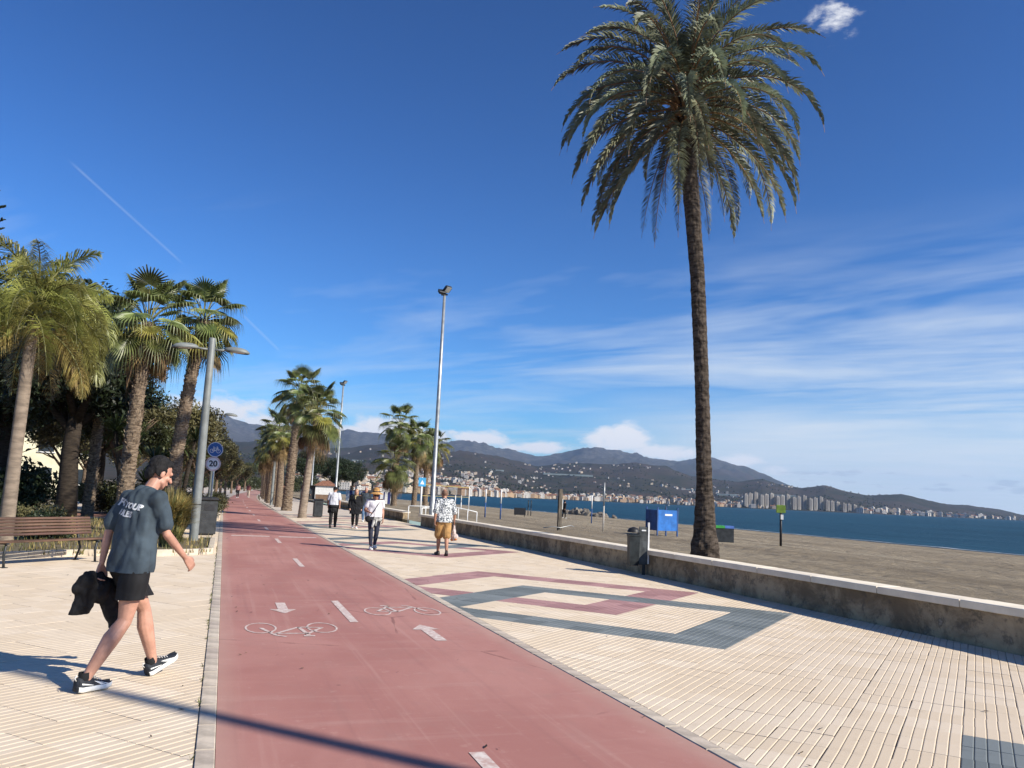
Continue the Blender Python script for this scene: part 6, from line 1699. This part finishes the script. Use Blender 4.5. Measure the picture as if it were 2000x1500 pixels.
for (s, p, rz, me, name, label, group, sc) in places:
    cnt[name] = cnt.get(name, 0)+1
    if cnt[name] <= {'hillside_house': 230, 'waterfront_house': 200, 'country_house': 110, 'shore_house': 60}[name]:
        tag(ob(name, me, None, p, (0, 0, rz), sc), label, 'house', group)
    else: rest.setdefault(me.name, (me, []))[1].append((p, rz, sc))
V, F, I = [], [], []
RM = [M_HW, M_HB, M_HO, M_HR, M_HWIN]
for me, lst in rest.values():
    for (p, rz, sc) in lst:
        M = Matrix.Translation(p) @ Matrix.Rotation(rz, 4, 'Z') @ Matrix.Scale(sc, 4); o_ = len(V)
        for v in me.vertices: V.append(M @ v.co)
        for q in me.polygons: F.append([o_+i for i in q.vertices]); I.append(RM.index(me.materials[q.material_index]))
tag(ob('distant_houses', newmesh('distant_houses', V, F, RM, I)), 'mass of small white houses beyond the ones that can be told apart', 'houses', kind='stuff')
# greenhouses: long pale plastic roofs on the slope
M_GH = mat('greenhouse_plastic', (.21, .25, .24), .6, .1, .05, objvar=.1)
for k, (az, r, w) in enumerate([(22.2, 3900, 150), (23.7, 3700, 100), (17.5, 3600, 110), (31.0, 3900, 140), (36.5, 3900, 170), (14.0, 3300, 90), (33.5, 3500, 90), (9.0, 3300, 110)]):
    tag(MB().box((0, 0, 2), (w, 30, 6)).add([(-w/2, -15.5, 5.02), (w/2, -15.5, 5.02), (w/2, 0, 7), (-w/2, 0, 7), (w/2, 15.5, 5.02), (-w/2, 15.5, 5.02)], [(0, 1, 2, 3), (3, 2, 4, 5), (0, 3, 5), (1, 4, 2)]).build('greenhouse', M_GH, None, polar(az, r), (0, 0, R_(-az)+.1)),
        'pale greenhouse roof on the slopes, %s' % ['above the ochre waterfront, the largest', 'just right of the largest one', 'above the left end of the waterfront', 'on the hill left of the palm trunk', 'above the left end of the tower row', 'at the right edge of the white town', 'behind the date palm trunk', 'above the left half of the white town'][k], 'greenhouse', 'greenhouses on the slopes')
# row of apartment towers on the far shore
M_TW = mat('tower_wall', (.50, .45, .38), .85, .06, .05, objvar=.08); M_TS = mat('tower_side', (.36, .32, .28), .85, .06, .05, objvar=.08)
tow_az = [34.55+.335*q+(.05 if q % 3 == 0 else 0) for q in range(22)]
names = ['first', 'second', 'third', 'fourth', 'fifth', 'sixth', 'seventh', 'eighth', 'ninth', 'tenth', 'eleventh', 'twelfth', 'thirteenth', 'fourteenth', 'fifteenth', 'sixteenth', 'seventeenth', 'eighteenth', 'nineteenth', 'twentieth', 'twenty-first', 'last']
for k, az in enumerate(tow_az):
    rc = lerp_tab(az, RCOAST); r = rc+35+(k % 3)*14; H = (38-.25*k+3*((k*7) % 3) if k < 15 else 32-2.2*(k-15))
    p = polar(az, r)
    t = thing('apartment_tower', 'beige apartment tower on the far shore, %s from the left of its row' % names[k], 'tower', p, R_(-az)+R_(24), 'towers on the far shore')
    w, d_ = 10, 15
    MB().box((0, 0, H/2-3), (w, d_, H+6)).build('wall', M_TW, t)
    mb = MB()
    for f in range(int(H/3.1)):
        mb.box((-w/2-.5, 0, 2+f*3.1), (1.2, d_*.92, 1.1)); mb.box((0, -d_/2-.4, 2+f*3.1), (w*.6, 1.0, 1.1))
    tag(mb.build('balconies', M_TS, t), kind='stuff')
    mb = MB()
    for f in range(int(H/3.1)):
        for q in range(3): mb.box((-w/2-.03, -d_/2+d_*(q+.5)/3, 3.4+f*3.1), (.1, 2.6, 1.6))
        for q in range(2): mb.box((-w*.2+w*.4*q, -d_/2-.03, 3.4+f*3.1), (2.0, .1, 1.6))
    tag(mb.build('windows', M_HWIN, t), kind='stuff')
    MB().box((0, 0, H+1.2), (4, 5, 2.6)).build('roof_house', M_TS, t)

# trees dotting the far town and slopes: a mass nobody could count
tv, tf = [], []
for k in range(9000):
    az = rt.uniform(0, 50); rc = lerp_tab(az, RCOAST); r = rc+25+rt.random()**1.3*2600
    if az > 43 and r > rc+900: continue
    if fbm(az*.9, r*.004, 13, 3) < -.05: continue
    p = polar(az, r); s = rt.uniform(2, 5.5); h_ = s*rt.uniform(.7, 1.6)
    o_ = len(tv); n_ = 5; a0 = rt.random()*6
    tv.append((p.x, p.y, p.z+h_)); 
    for q in range(n_): a = a0+q*6.283/n_; rr_ = s*rt.uniform(.6, 1.1); tv.append((p.x+rr_*math.cos(a), p.y+rr_*math.sin(a), p.z+h_*rt.uniform(.3, .6)))
    for q in range(n_): a = a0+.5+q*6.283/n_; tv.append((p.x+s*.4*math.cos(a), p.y+s*.4*math.sin(a), p.z-1))
    for q in range(n_):
        tf.append((o_, o_+1+q, o_+1+(q+1) % n_)); tf.append((o_+1+q, o_+1+n_+q, o_+1+(q+1) % n_)); tf.append((o_+1+q, o_+1+n_+(q-1) % n_, o_+1+n_+q))
tag(ob('distant_trees', newmesh('distant_trees', tv, tf, [mat('distant_tree', (.03, .038, .02), .9, .3, .05)])), 'dark trees scattered among the far houses', 'trees', kind='stuff')

# nearer belt of trees closing the view between the promenade and the town
bt = random.Random(31); cl = []
for k in range(70):
    y = bt.uniform(190, 420); x = bt.uniform(-20, 24+ (y-190)*.08) + bend(y)*.5
    if 4+bend(y)-2.5 < x < 4+bend(y)+1.5: continue
    cl.append((x, y, bt.uniform(1.2, 3.6), bt.uniform(1.5, 3.2)))
tag(ob('tree_belt', crown_mesh('tree_belt', cl, 26000, .32, M_LEAF_MID, 71)), 'far belt of trees at the end of the promenade', 'trees', kind='stuff')

# ------------------------------------------------------------------ air
def haze():
    mb = MB().box((3000, 4000, 498), (30000, 27000, 1004))
    o = mb.build('haze', bpy.data.materials.new('haze_air'))
    m = o.data.materials[0]; m.use_nodes = True; t = m.node_tree; t.nodes.clear()
    out = t.nodes.new('ShaderNodeOutputMaterial'); v = t.nodes.new('ShaderNodeVolumePrincipled')
    v.inputs['Color'].default_value = (.50, .70, 1.0, 1); v.inputs['Density'].default_value = 3.3e-5; v.inputs['Anisotropy'].default_value = .15
    t.links.new(v.outputs[0], out.inputs['Volume'])
    tag(o, 'thin sea haze over the bay', 'haze', kind='stuff')
haze()
